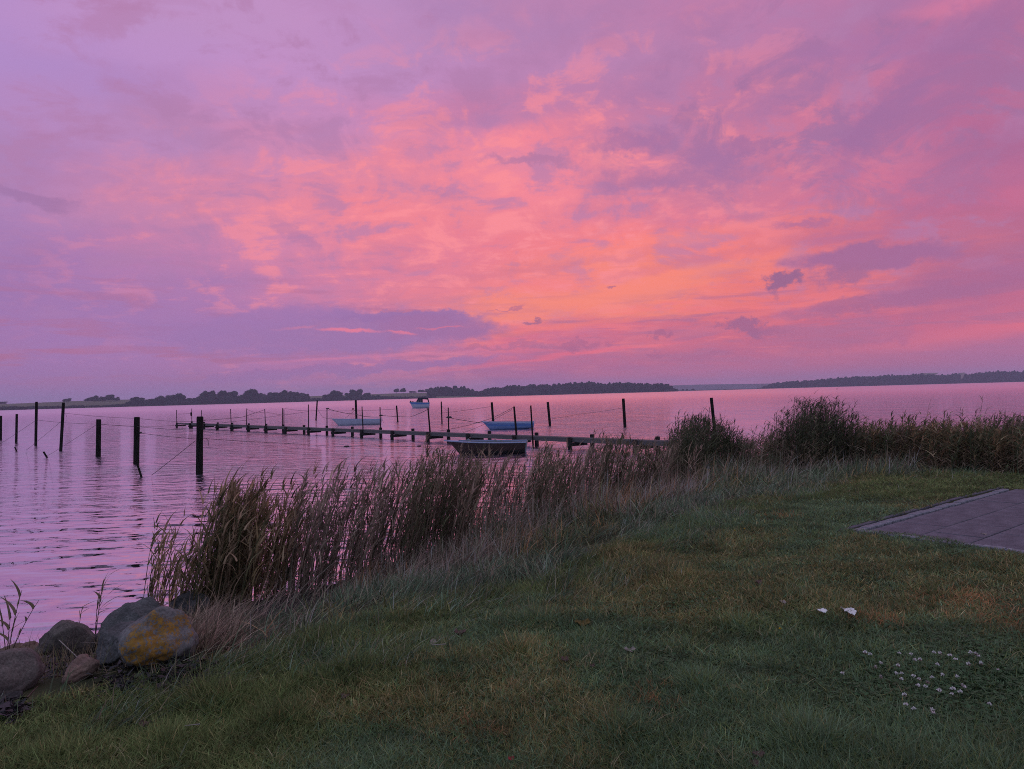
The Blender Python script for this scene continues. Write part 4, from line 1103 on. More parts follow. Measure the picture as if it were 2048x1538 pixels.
def reeds(veg, bx, by, bz, hgt, rng, lean=.16, leafc=None, wl=1.0, leaves=13, spread=.5, low=.10, lsp=1.0, brown=False):
    """stems with long blades flagged down-wind (to the right) and a ragged plume"""
    N = len(bx)
    base = np.stack([bx, by, bz - .1], 1)
    a = rng.normal(0, spread, N); dv = np.stack([np.cos(a), np.sin(a)], 1)
    bend = np.clip(rng.normal(lean, .07, N), .0, .6)
    hg = hgt + .1
    c = palette(leafc[0], leafc[1], N, rng)
    V, F, k = ribbons(base, dv, hg, rng.uniform(.006, .010, N) * wl, bend, 1.0, 4, rng, taper=.6)
    veg.add(V, F, np.repeat(c * .8, k, 0))
    V, F, k = ribbons(base, dv, hg, rng.uniform(.006, .010, N) * wl, bend, 1.0, 3, rng, taper=.6)
    veg.add(V, F, np.repeat(c * .8, k, 0))
    for i in range(leaves):
        tt = low + (1 - low) * (i + rng.uniform(0, 1, N)) / leaves
        side = bend * (.35 * tt + .65 * tt ** 2) * hg
        p = base.copy(); p[:, 0] += dv[:, 0] * side; p[:, 1] += dv[:, 1] * side; p[:, 2] += hg * (tt - .18 * bend * tt ** 2)
        keep = rng.random(N) < (.55 + .45 * tt)
        n = keep.sum()
        if n == 0: continue
        aa = np.where(rng.random(n) < .2, rng.uniform(0, 6.28, n), rng.normal(0.0, lsp, n)); ld = np.stack([np.cos(aa), np.sin(aa)], 1)
        ln = rng.uniform(.18, .42, n) * (1.15 - .40 * tt[keep])
        V, F, k = ribbons(p[keep], ld, ln, rng.uniform(.009, .018, n) * wl, rng.uniform(.25, .95, n) + (.35 if lsp > 1.5 else 0), rng.uniform(.55, 1.0, n) - (.30 if lsp > 1.5 else 0), 3, rng)
        cc_ = c[keep] * np.exp(rng.normal(-.05, .38, (n, 1)))
        if brown and tt.mean() < .58: cc_ = palette([(.34, .25, .17), (.26, .19, .13), (.42, .33, .25), (.16, .17, .10)], [4, 3, 2, 1], n, rng)
        veg.add(V, F, np.repeat(cc_, k, 0))
    # plume
    tops = base.copy(); tops[:, 0] += dv[:, 0] * bend * hg; tops[:, 1] += dv[:, 1] * bend * hg; tops[:, 2] += hg * (1 - .18 * bend)
    sel = rng.random(N) < .45; n = sel.sum()
    if n:
        for i in range(4):
            aa = rng.normal(0, .7, n); ld = np.stack([np.cos(aa), np.sin(aa)], 1)
            V, F, k = ribbons(tops[sel] - [0, 0, .03 * i], ld, rng.uniform(.10, .2, n), rng.uniform(.008, .014, n) * wl, rng.uniform(.3, .8, n), rng.uniform(.6, 1, n), 2, rng)
            veg.add(V, F, np.repeat(c[sel] * .9, k, 0))

OLIVE = ([(.30, .205, .12), (.22, .165, .09), (.40, .28, .19), (.15, .145, .075)], [4, 3, 3, 2])
MAUVE = ([(.34, .25, .205), (.24, .18, .145), (.46, .35, .30), (.14, .13, .09)], [4, 3, 3, 2])
GREENR = ([(.20, .17, .115), (.12, .12, .07), (.29, .215, .16), (.38, .28, .23)], [4, 3, 3, 3])
DARKG = ([(.085, .10, .055), (.12, .125, .07), (.20, .17, .12), (.055, .065, .038)], [4, 3, 2, 3])
RUSTR = ([(.20, .16, .09), (.12, .14, .075), (.32, .20, .11), (.40, .30, .20)], [3, 4, 3, 2])
CLUMPS = [ # x, y of foot, y of tops, half width px, number, palette, depth spread m, leaf scale, lean
    (530, 1180, 1005, 60, 90, OLIVE, .5, 1.5, .24), (575, 1180, 978, 36, 110, OLIVE, .4, 1.5, .22), (625, 1180, 938, 26, 70, MAUVE, .35, 1.5, .22), (655, 1175, 960, 26, 60, MAUVE, .35, 1.5, .24),
    (690, 1165, 932, 24, 90, MAUVE, .4, 1.5, .22), (722, 1160, 955, 24, 50, MAUVE, .3, 1.5, .24), (758, 1150, 925, 24, 90, MAUVE, .4, 1.5, .22), (790, 1135, 945, 22, 60, MAUVE, .3, 1.5, .24),
    (835, 1115, 912, 26, 110, GREENR, .4, 1.5, .22), (868, 1105, 902, 26, 100, GREENR, .4, 1.5, .22), (910, 1095, 915, 32, 130, GREENR, .5, 1.5, .22), (950, 1085, 903, 32, 130, GREENR, .5, 1.5, .22),
    (1000, 1060, 912, 22, 70, MAUVE, .4, 1.5, .22), (1040, 1050, 930, 20, 60, MAUVE, .4, 1.5, .22), (1090, 1040, 895, 30, 150, GREENR, .6, 1.5, .22), (1125, 1035, 905, 26, 90, GREENR, .6, 1.5, .22),
    (1165, 1020, 905, 28, 90, MAUVE, .5, 1.5, .22), (1215, 1000, 870, 32, 170, GREENR, .6, 1.5, .2), (1250, 1000, 885, 26, 110, GREENR, .6, 1.5, .2),
    (1295, 990, 890, 28, 120, GREENR, .6, 1.5, .2), (1345, 975, 882, 26, 90, GREENR, .6, 1.5, .18),
    (1500, 950, 868, 26, 130, GREENR, .8, 1.3, .1), (1540, 945, 856, 28, 150, GREENR, .8, 1.3, .1), (1580, 942, 838, 26, 150, GREENR, .8, 1.3, .1)]
for x_, yt_, hw_, n_ in ((1720, 838, 26, 180), (1755, 852, 24, 150), (1790, 834, 28, 190), (1828, 842, 22, 150), (1862, 828, 24, 170), (1895, 848, 24, 150), (1925, 836, 22, 150), (1958, 848, 22, 140),
                       (1990, 838, 24, 160), (2020, 846, 22, 150), (2055, 816, 28, 200), (2100, 830, 40, 200), (2170, 836, 60, 200)):
    CLUMPS.append((x_, 938, yt_, hw_, n_, RUSTR if x_ % 3 else GREENR, .9, 1.8, .10))
def clump_stems(x, yb, yt, hw, n, dsp, rng, dome=.0):
    p = on_ground(x, yb); Y = p.y
    top = at_y(x, yt, Y).z
    rx = hw / FPX * Y
    q = np.clip(rng.normal(0, .5, n), -1.25, 1.25)
    bx = p.x + q * rx - .12 * (top - p.z); by = Y + rng.normal(0, dsp, n)
    bz = np.maximum(height(bx, by), -.25)
    hgt = (top - bz) * (1 - dome * q ** 2) * np.clip(1.04 - np.abs(rng.normal(0, .27, n)), .30, 1.06) * np.where(rng.random(n) < .10, 1.13, 1)
    return bx, by, bz, hgt
rr_ = np.random.default_rng(5)
veg = Veg()
for (x, yb, yt, hw, n, pal, dsp, wl, lean) in CLUMPS:
    bx, by, bz, hg = clump_stems(x, yb, yt + (8 if x > 1380 else 0), hw, n if x > 1380 else int(n * (.42 if 590 < x < 830 else .58)), dsp, rr_, .42 if x > 1380 else 0)
    reeds(veg, bx, by, bz, hg, rr_, lean, pal, wl, lsp=(1.0 if x < 1380 else 1.9), spread=(.5 if x < 1380 else 1.2), brown=x > 1380, leaves=(10 if x < 1380 else 14))
o = veg.build('reeds', M['reed']); tag(o, 'dense belt of dry and green reeds leaning right along the shore', 'reeds', kind='stuff')
def reed_thing(name, label, cat, items, seed, pal=OLIVE, leaves=11, wl=1.5, lean=.15, dome=0, group=None, spread=.5, lsp=1.0, brown=False):
    v_ = Veg(); rg = np.random.default_rng(seed)
    for (x, yb, yt, hw, n, dsp) in items:
        bx, by, bz, hg = clump_stems(x, yb, yt, hw, n, dsp, rg, dome)
        reeds(v_, bx, by, bz, hg, rg, lean, pal, wl, leaves=leaves, spread=spread, lsp=lsp, brown=brown)
    o = v_.build(name, M['reed']); tag(o, label, cat, group); return o
reed_thing('reed_clump', 'tall dense olive-brown reed clump with upright left edge, leftmost dense one', 'reeds', [(462, 1200, 962, 22, 120, .25), (495, 1195, 975, 30, 80, .3)], 21, lean=.2)
reed_thing('reed_clump', 'sparse reed tuft with a bare water gap, behind the lichen boulder', 'reeds', [(322, 1205, 1035, 14, 11, .1), (345, 1210, 1080, 10, 5, .1)], 22, lean=.22, leaves=14, wl=1.6, spread=.3)
reed_thing('reed_clump', 'loose reed tuft between the sparse tuft and the dense olive clump', 'reeds', [(385, 1215, 1060, 26, 20, .15), (415, 1210, 1075, 16, 12, .15)], 23, lean=.2, wl=1.5, spread=.3)
reed_thing('reed_clump', 'dark domed reed bush in front of the hidden-foot post', 'reeds', [(1415, 955, 832, 62, 560, .7), (1385, 965, 850, 50, 200, .6), (1465, 950, 848, 34, 120, .6)], 24, pal=DARKG, dome=.30, lean=.1, wl=1.5, lsp=1.6, spread=1.0, brown=True)
reed_thing('reed_clump', 'highest domed reed bush right of the post, against the water', 'reeds', [(1648, 940, 800, 56, 560, .7), (1610, 945, 824, 36, 160, .6), (1690, 940, 826, 26, 130, .6)], 25, pal=DARKG, dome=.30, lean=.08, wl=1.5, lsp=1.7, spread=1.0, brown=True)

def single_reed(px, yb, tops, label, seed, scale=1.0, z=None):
    """a countable reed: stems given by pixel tips, each with its own leaves"""
    rg = np.random.default_rng(seed)
    p = on_ground(px, yb) if z is None else on_z(px, yb, z)
    e = empty('reed', tuple(p), label, 'reed', 'single reeds')
    c0 = np.array((.20, .17, .11))
    stem = MB(); leafV = []
    lv = Veg()
    for (tx, ty, nl, up) in tops:
        t = at_y(tx, ty, p.y + rg.uniform(-.05, .05)) - p
        mid = Vector((t.x * .38, t.y * .5, t.z * .55))
        pts = []
        for i in range(7):
            u = i / 6; pts.append(mid * (2 * u * (1 - u)) + t * (u * u))
        stem.tube(pts, [.0045 * scale * (1 - .6 * i / 6) for i in range(7)], 5)
        for i in range(nl):
            u = .35 + .62 * (i + .5) / nl; q_ = mid * (2 * u * (1 - u)) + t * (u * u)
            aa = rg.normal(0, .9) if not up else rg.uniform(0, 6.28)
            V, F, k = ribbons(np.array([[q_.x, q_.y, q_.z]]), np.array([[math.cos(aa), math.sin(aa)]]), np.array([rg.uniform(.15, .27) * scale]), np.array([rg.uniform(.020, .030) * scale]),
                              np.array([rg.uniform(.3, .9)]), np.array([rg.uniform(.4, .95)]), 4, rg, wd=np.array([[.6, .2, .75]]))
            me_o = raw_object('leaf', V, F, M['reed'], np.tile(c0 * rg.uniform(.7, 1.5), (len(V), 1)), e)
    stem.build('stem', M['reed'] if False else M['leaf_brown'], e)
single_reed(14, 1330, [(44, 1180, 5, True), (22, 1225, 3, True), (0, 1215, 3, True), (78, 1200, 3, False)], 'lone reed with spread leaves at the left edge above the boulders', 3)
single_reed(190, 1282, [(208, 1158, 9, False), (196, 1200, 4, False)], 'single bushy reed standing in the water behind the wedge boulder', 4)
single_reed(158, 1255, [(165, 1212, 4, True)], 'short reed sprout left of the single bushy reed', 5, .8)
single_reed(1958, 880, [(1966, 790, 9, False), (1975, 815, 4, False)], 'tall reed with flag leaves rising above the right reed belt', 6, 1.7)
single_reed(1845, 885, [(1862, 797, 8, False)], 'second tall reed above the right reed belt, left of the flagged one', 7, 1.4)

# ---------------------------------------------------------------- long grass on the bank
rg = np.random.default_rng(77)
def scatter(n, x0, x1, y0, y1, rng): return rng.uniform(x0, x1, n), rng.uniform(y0, y1, n)
_hol = [(on_z(a, b, .38), w_, h_) for a, b, w_, h_ in ((315, 1352, .42, .30), (200, 1350, .5, .35), (90, 1370, .4, .3), (15, 1440, .18, .12), (240, 1392, .2, .12))]
def hollow(x, y):
    m_ = np.zeros(len(x), bool)
    for p_, w_, h_ in _hol: m_ |= ((x - p_.x) / w_) ** 2 + ((y - p_.y) / h_) ** 2 < 1 + .5 * (fbm(x, y, 6, 2) - .5)
    return m_
def in_view(x, y, pad=.12):
    k = x / np.maximum(y, .1); return (np.abs(k) < .705 + pad) & (y > 1.0)
def bank_grass():
    v_ = Veg()
    n = 170000
    x, y = scatter(n, -7, 15, 2.0, 19, rg)
    ds, dl, t = zones(x, y)
    k = (ds > .12) & (dl < 1.7) & in_view(x, y)
    x, y, ds, dl, t = x[k], y[k], ds[k], dl[k], t[k]
    # thin out with distance, and leave the rocks and the shingle bare
    dens = np.clip(9.0 / np.hypot(x, y), .0, 1.0) ** 1.1
    rocks = np.exp(-(((x + 3.15) / 1.35) ** 2 + ((y - 5.55) / .95) ** 2) * 1.2)
    rocks = np.maximum(rocks, np.where((x < -1.9) & (y > 4.35), 1.0, 0) * np.clip((-1.75 - x) / .3, 0, 1))
    edge = np.clip(1 + np.minimum(0, -dl - 0) * 0 + (.35 - dl) / .5 - .3, 0, 1)
    k = rg.random(len(x)) < dens * (1 - rocks * .97) * np.where(x < -2.1, .25, 1) * np.where(dl > 0, 1.0 * np.clip(1 - dl / 1.7, 0, 1) * np.clip(fbm(x - 4, y + 9, 1.3, 3) * 3.2 - .9, .05, 1), 1) * ~hollow(x, y)
    x, y, ds, dl, t = x[k], y[k], ds[k], dl[k], t[k]
    N = len(x); z = height(x, y)
    f = fbm(x, y, .9, 4)
    L = (.20 + .36 * np.clip(1 - t, 0, 1) ** .7 + .60 * (f - .5)) * rg.uniform(.55, 1.25, N)
    far = np.clip((y - 8) / 5, 0, 1)
    L = L * (1 + .25 * far)
    L = L * np.interp(dl, [-.9, 0, 1.7], [1, .78, .30]) * np.where((x < -.6) & (t < .45), .6, 1)
    # combed by the wind towards the right, swirling in patches
    a = (fbm(x + 30, y, .55, 3) - .5) * 5.0 + rg.normal(0, 1.25, N) - .2
    dv = np.stack([np.cos(a), np.sin(a)], 1)
    bend = np.clip(.35 + .9 * t * (fbm(x, y + 40, .8, 3)) * 1.4 + rg.normal(0, .35, N), .05, 1.7)
    up = np.clip(1.05 - bend * .55, .25, 1)
    w_ = rg.uniform(.006, .017, N) * (1 + .5 * far)
    C = palette([(.34, .275, .225), (.25, .215, .18), (.45, .37, .31), (.17, .19, .13)], [4, 3, 2, 3], N, rg)
    G = palette([(.09, .145, .085), (.125, .18, .115), (.06, .10, .055), (.24, .23, .15)], [4, 3, 3, 2], N, rg)
    green = np.clip((t - .36) * 2.6 + np.clip(dl, 0, .3) * 3 + (fbm(x + 9, y - 5, .7, 3) - .5) * 3.2, 0, 1)
    C = np.where((rg.random(N) < green)[:, None], G, C)
    C = C * np.array([1.42, 1.26, 1.27]) * np.exp(rg.normal(0, .50, (N, 1))) * (.35 + 1.3 * fbm(x + 3, y, 2.6, 4))[:, None]
    C = np.clip(C, 0, .50)
    warm = (fbm(x - 20, y + 3, 1.0, 3) > .60) & (rg.random(N) < .5)
    C = np.where(warm[:, None], C * np.array([1.35, .95, .65]), C)
    V, F, k_ = ribbons(np.stack([x, y, z - .02], 1), dv, L, w_, bend, up, 3, rg)
    v_.add(V, F, np.repeat(C, k_, 0))
    o = v_.build('long_grass', M['blade']); tag(o, 'long pale matted grass covering the bank below the reeds', 'grass', kind='stuff')
    return N
nb = bank_grass()
def tall_straw():
    v_ = Veg(); n = 60000
    x, y = scatter(n, -3.4, 13, 4.5, 21, rg)
    ds, dl, t = zones(x, y)
    k = (ds > -.1) & (t < .5) & in_view(x, y) & (rg.random(n) < np.clip(11 / np.hypot(x, y), 0, 1) * (1 - t) ** .8 * .55 * np.clip(fbm(x, y, 1.3, 3) * 5.5 - 2.2, 0.04, 1)) & ~hollow(x, y) & ~((x < -2.0) & (y < 6.6))
    x, y, t = x[k], y[k], t[k]; N = len(x); z = height(x, y)
    a = rg.normal(.05, .45, N); dv = np.stack([np.cos(a), np.sin(a)], 1)
    bend = np.clip(rg.normal(.62, .28, N), .1, 1.5); L = rg.uniform(.45, 1.0, N) * (1 - .35 * t) * np.where(x < -.6, .75, 1)
    C = palette([(.48, .35, .31), (.34, .26, .23), (.60, .46, .42), (.22, .21, .16)], [4, 4, 2, 2], N, rg, .4)
    V, F, k_ = ribbons(np.stack([x, y, z - .03], 1), dv, L, rg.uniform(.006, .012, N) * (1 + .4 * np.clip((y - 8) / 5, 0, 1)), bend, np.clip(1.05 - bend * .4, .35, 1), 4, rg)
    v_.add(V, F, np.repeat(C, k_, 0))
    o = v_.build('tall_straw', M['blade']); tag(o, 'tall dry stalks leaning right between the reeds and the lawn', 'grass', kind='stuff')
    return N
nb += tall_straw()
def matted():
    v_ = Veg(); n = 230000
    x, y = scatter(n, -3, 11, 3.6, 16, rg)
    ds, dl, t = zones(x, y)
    reach = np.interp(x, [-2.5, -1.2, 1.0, 3.0, 8], [.35, .9, 1.05, .55, .2])
    f = fbm(x + 2, y - 8, 1.5, 4)
    k = (t > .45) & (dl < reach * (.55 + 1.1 * (f - .2))) & in_view(x, y) & (rg.random(n) < np.clip(8.5 / np.hypot(x, y), 0, 1) * np.clip(f * 6.5 - 2.6, .05, 1) * .7) & ~hollow(x, y) & (x > -2.3)
    x, y, dl, f = x[k], y[k], dl[k], f[k]; N = len(x); z = height(x, y)
    a = (fbm(x + 60, y, .8, 2) - .5) * 7 + rg.normal(0, .5, N); dv = np.stack([np.cos(a), np.sin(a)], 1)
    L = rg.uniform(.12, .32, N) * np.interp(dl, [-.3, 0, 1.1], [1.15, 1, .55]); bend = np.clip(rg.normal(.85, .3, N), .1, 1.5)
    C = palette([(.11, .18, .115), (.15, .215, .15), (.07, .125, .07), (.27, .26, .16), (.38, .30, .23)], [4, 3, 3, 3, 2], N, rg, .3) * np.exp(rg.normal(0, .45, (N, 1))) * (.25 + 1.35 * fbm(x, y, 3.2, 4))[:, None]
    V, F, k_ = ribbons(np.stack([x, y, z], 1), dv, L, rg.uniform(.004, .009, N) * (1 + .4 * np.clip((y - 7) / 5, 0, 1)), bend, np.clip(.95 - bend * .5, .2, .9), 3, rg)
    v_.add(V, F, np.repeat(np.clip(C, 0, .48), k_, 0))
    o = v_.build('matted_grass', M['blade']); tag(o, 'blue-green matted tussock grass where the bank meets the lawn', 'grass', kind='stuff')
    return N
nb += matted()

# thin straw between the boulders
def straw():
    v_ = Veg(); n = 2600
    px = rg.uniform(-10, 420, n); py = rg.uniform(1235, 1420, n)
    pts = []
    for a, b in zip(px[:n], py[:n]):
        p_ = on_z(a, b, .22); pts.append((p_.x, p_.y))
    P = np.array(pts); z = height(P[:, 0], P[:, 1])
    ds, dl, t = zones(P[:, 0], P[:, 1]); k = (ds > .05)
    P, z = P[k], z[k]; N = len(P)
    a = rg.uniform(0, 6.28, N); dv = np.stack([np.cos(a), np.sin(a)], 1)
    fl = rg.random(N) < .5
    V, F, q_ = ribbons(np.stack([P[:, 0], P[:, 1], z], 1), dv, rg.uniform(.06, .30, N), rg.uniform(.003, .006, N), np.where(fl, 1.2, .3), np.where(fl, .12, .9), 3, rg)
    v_.add(V, F, np.repeat(palette([(.28, .20, .13), (.17, .13, .09), (.40, .30, .22), (.18, .20, .08)], [4, 3, 1, 2], N, rg), q_, 0))
    o = v_.build('dry_straw', M['straw']); tag(o, 'dry straw and weeds scattered among the boulders', 'straw', kind='stuff')
straw()
# foxy dry tuft right of the lichen boulder
v_ = Veg(); n = 2000
px = rg.normal(402, 46, n); py = rg.uniform(1225, 1375, n)
P = np.array([on_z(a, b, .25)[:2] for a, b in zip(px, py)]); z = height(P[:, 0], P[:, 1])
a = rg.normal(.3, 1.1, n); dv = np.stack([np.cos(a), np.sin(a)], 1)
V, F, q_ = ribbons(np.stack([P[:, 0], P[:, 1], z - .02], 1), dv, rg.uniform(.10, .44, n), rg.uniform(.005, .013, n), np.clip(rg.normal(.7, .45, n), .05, 1.6), rg.uniform(.7, 1, n), 3, rg)
v_.add(V, F, np.repeat(palette([(.32, .23, .18), (.20, .15, .12), (.45, .34, .28), (.13, .13, .08)], [4, 4, 2, 2], n, rg, .4) * np.exp(rg.normal(0, .4, (n, 1))), q_, 0))
o = v_.build('grass_tuft', M['blade']); tag(o, 'fox-brown dry grass tuft leaning over the lichen boulder from the right', 'grass', kind='stuff')

# ---------------------------------------------------------------- the lawn
def lawn():
    N0 = 1500000
    # even in the picture: draw in polar steps so that nearer grass is denser
    r = 2.3 * (17.0 / 2.3) ** (rg.random(N0) ** 1.0)
    th = rg.uniform(-.66, .66, N0)
    x = r * np.sin(th); y = r * np.cos(th)
    ds, dl, t = zones(x, y)
    u, v = ter_uv(x, y)
    creep = np.interp(v, [-.2, .12, .5, .9, 1.35, 3], [.0, .04, .2, .17, -.06, -.08]) + .10 * (fbm(x, y, 4.5, 3) - .5)
    on_ter = (u > creep) & (v > -.10 + .20 * (fbm(x, y, 3.0, 3) - .45)) & (u < 4.62 + .15 * (fbm(x, y, 3.0, 3) - .5))
    k = (dl > -.35) & in_view(x, y, .08) & ~on_ter & (rg.random(N0) < .62)
    k &= (dl > -.02) | (rg.random(N0) < .5)
    k &= ~hollow(x, y) | (rg.random(N0) < .06)
    x, y, r, dl = x[k], y[k], r[k], dl[k]; N = len(x)
    z = height(x, y)
    uu, vv = ter_uv(x, y); z = np.where((uu > -.05) & (vv > -.14) & (uu < 4.7), np.maximum(z, .609), z)
    f1 = fbm(x, y, .55, 4); f2 = fbm(x + 40, y - 7, 1.7, 4); f3 = fbm(x - 33, y + 12, 5.0, 3)
    L = (.030 + .045 * np.clip(f2 * 1.4 - .25, 0, 1) + .02 * f3) * rg.uniform(.5, 1.4, N)
    tuf = np.clip((fbm(x + 11, y + 23, 1.3, 2) - .66) * 6, 0, 1); L = L * (1 + .35 * tuf)
    for (cx_, cy_, rad) in TUFTS: L = L * (1 + 1.3 * np.exp(-((x - cx_) ** 2 + (y - cy_) ** 2) / rad ** 2 * 1.5))
    L = L * (1 + .9 * np.exp(-np.maximum(dl, 0) / .35) * np.clip((x + 2.2) / .5, 0, 1))
    w_ = (.0030 + .0010 * r) * rg.uniform(.6, 1.3, N)
    a = rg.uniform(0, 2 * np.pi, N) ; lean = rg.uniform(.2, 1.0, N); flat_ = rg.random(N) < .62; rise = np.where(flat_, rg.uniform(.12, .5, N), 1.05 - lean * .5); L = np.where(flat_, L * 1.15, L)
    a2 = rg.uniform(0, 2 * np.pi, N); wd = np.stack([np.cos(a2), np.sin(a2), np.zeros(N)], 1) * (w_ / 2)[:, None]
    b = np.stack([x, y, z - .006 + np.where(flat_, rg.uniform(0, .028, N), 0)], 1); tip = b + np.stack([np.cos(a) * lean * L, np.sin(a) * lean * L, L * rise], 1)
    V = np.stack([b - wd, b + wd, tip], 1).reshape(-1, 3)
    F = np.arange(N * 3).reshape(-1, 3)
    green = palette([(.105, .145, .065), (.13, .175, .08), (.08, .11, .05), (.18, .19, .10)], [4, 3, 3, 2], N, rg, .3)
    teal = palette([(.09, .15, .10), (.12, .18, .13)], [1, 1], N, rg, .3)
    brown = palette([(.195, .165, .085), (.23, .185, .10), (.13, .12, .062), (.32, .27, .18)], [4, 3, 3, 2], N, rg, .3)
    rust = palette([(.34, .17, .10), (.28, .17, .10)], [1, 1], N, rg, .3)
    pb = np.clip((f1 - .50) * 4.5 + (f2 - .5) * 1.9 - .04 + .02 * x, .04, .62)
    C = np.where((rg.random(N) < pb)[:, None], brown, green)
    pt = np.clip((fbm(x + 70, y + 5, .5, 3) - .45) * 4 - .03 * x, 0, .7)
    C = np.where((rg.random(N) < pt * (1 - pb))[:, None], teal, C)
    # rust-coloured dead spots
    for (cx_, cy_, rad) in RUST:
        d2 = ((x - cx_) ** 2 + (y - cy_) ** 2) / rad ** 2
        C = np.where((rg.random(N) < .5 * np.exp(-d2 * 2) * (f3 > .42))[:, None], rust, C)
    C = C * np.array([1.62, 1.55, 1.28]) * np.where(rg.random(N) < .10, rg.uniform(1.3, 2.1, N), 1.15)[:, None] * (.45 + 1.05 * fbm(x - 9, y + 77, 3.6, 4))[:, None]
    V = V.astype(np.float32)
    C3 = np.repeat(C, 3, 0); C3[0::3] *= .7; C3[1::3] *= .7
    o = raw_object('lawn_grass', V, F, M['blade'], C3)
    tag(o, 'short rough lawn grass in green, olive and brown patches', 'grass', kind='stuff')
    return N
RUST = []
for (x, y, r) in [(920, 1435, .10), (880, 1465, .12), (990, 1455, .07), (1760, 1245, .25), (1950, 1200, .5), (1320, 1400, .18), (1000, 1360, .12), (1560, 1030, .3), (2040, 1250, .4)]:
    p_ = on_z(x, y, .6); RUST.append((p_.x, p_.y, r))
TUFTS = []
for (x, y, r) in [(1620, 1490, .16), (110, 1500, .2), (420, 1380, .2), (1030, 1290, .15), (1180, 1270, .16), (700, 1330, .15), (1400, 1380, .12), (560, 1420, .13), (1480, 1250, .14), (1250, 1470, .12), (860, 1400, .1), (1850, 1180, .25), (330, 1470, .12), (1060, 1230, .2), (640, 1260, .2), (1330, 1120, .25)]:
    p_ = on_z(x, y, .6); TUFTS.append((p_.x, p_.y, r))
nl = lawn()

# low broad-leaved weeds and coarse tufts in the turf
def weeds():
    v_ = Veg(); n = 900
    r = 2.4 * (13.0 / 2.4) ** rg.random(n); th = rg.uniform(-.62, .62, n); x = r * np.sin(th); y = r * np.cos(th)
    ds, dl, t = zones(x, y); u, v = ter_uv(x, y)
    k = (dl > .1) & in_view(x, y) & ~((u > -.1) & (v > -.2)) & ~hollow(x, y); x, y = x[k], y[k]; n = len(x)
    kind = rg.random(n)
    for i in range(13):
        a = rg.uniform(0, 6.28, n); dv = np.stack([np.cos(a), np.sin(a)], 1)
        broad = kind < .35
        L = np.where(broad, rg.uniform(.03, .065, n), rg.uniform(.05, .13, n)); w_ = np.where(broad, rg.uniform(.010, .018, n), rg.uniform(.003, .006, n))
        px = x + rg.normal(0, .035, n); py = y + rg.normal(0, .035, n)
        V, F, q_ = ribbons(np.stack([px, py, height(px, py) + .012], 1), dv, L, w_, np.where(broad, 1.1, rg.uniform(.3, 1.1, n)), np.where(broad, .35, rg.uniform(.4, .9, n)), 3, rg, taper=1.0)
        g_ = palette([(.10, .19, .08), (.14, .22, .12)], [1, 1], n, rg); b_2 = palette([(.34, .29, .18), (.22, .24, .11)], [1, 1], n, rg)
        C = np.where((kind < .75)[:, None], g_, b_2) * rg.uniform(.8, 1.7, (n, 1))
        v_.add(V, F, np.repeat(C, q_, 0))
    o = v_.build('lawn_weeds', M['blade']); tag(o, 'coarse tufts and low broad-leaved weeds dotted over the lawn', 'weeds', kind='stuff')
weeds()
# clover leaves: patches of small round leaflets
def clover():
    V = []; F = []; C = []; off = 0
    for (x, y, sx_, sy_, n) in [(1850, 1350, 150, 50, 2600), (1930, 1420, 110, 40, 1500), (1350, 1190, 70, 28, 900), (1800, 1470, 60, 20, 250), (1290, 1330, 50, 20, 250), (1180, 1190, 40, 20, 200), (1990, 1330, 60, 30, 600)]:
        px = rg.normal(x, sx_, n); py = rg.normal(y, sy_, n)
        for a, b in zip(px, py):
            if b < 1130 or b > 1600 or a > 2200: continue
            p_ = on_z(a, b, .61); zz = hz_fast(p_.x, p_.y) + rg.uniform(.015, .042)
            r0 = rg.uniform(.005, .009); az_ = rg.uniform(0, 6.28); tl = rg.uniform(-.35, .35, 2)
            for j in range(3):
                q_ = az_ + j * 2.094
                cx_, cy_ = p_.x + math.cos(q_) * r0 * .95, p_.y + math.sin(q_) * r0 * .95
                pts = [(cx_ + math.cos(s_) * r0, cy_ + math.sin(s_) * r0) for s_ in (0, 1.257, 2.513, 3.77, 5.027)]
                V += [(u_, v__, zz + (u_ - p_.x) * tl[0] + (v__ - p_.y) * tl[1]) for u_, v__ in pts]
                F += [(off, off + 1, off + 2), (off, off + 2, off + 3), (off, off + 3, off + 4)]
                cc_ = np.array((.08, .15, .07)) * rg.uniform(.6, 1.5); C += [cc_] * 5
                off += 5
    o = raw_object('clover_leaves', np.array(V), np.array(F), M['blade'], np.array(C)); tag(o, 'patches of small round clover leaves in the lawn', 'clover', kind='stuff')
_hx = np.linspace(-8, 12, 401); _hy = np.linspace(1, 17, 321)
_HG = height(*[q.ravel() for q in np.meshgrid(_hx, _hy)]).reshape(321, 401)
def hz_fast(x, y):
    i = int(min(400, max(0, (x + 8) / .05))); j = int(min(320, max(0, (y - 1) / .05))); return float(_HG[j, i])
clover()

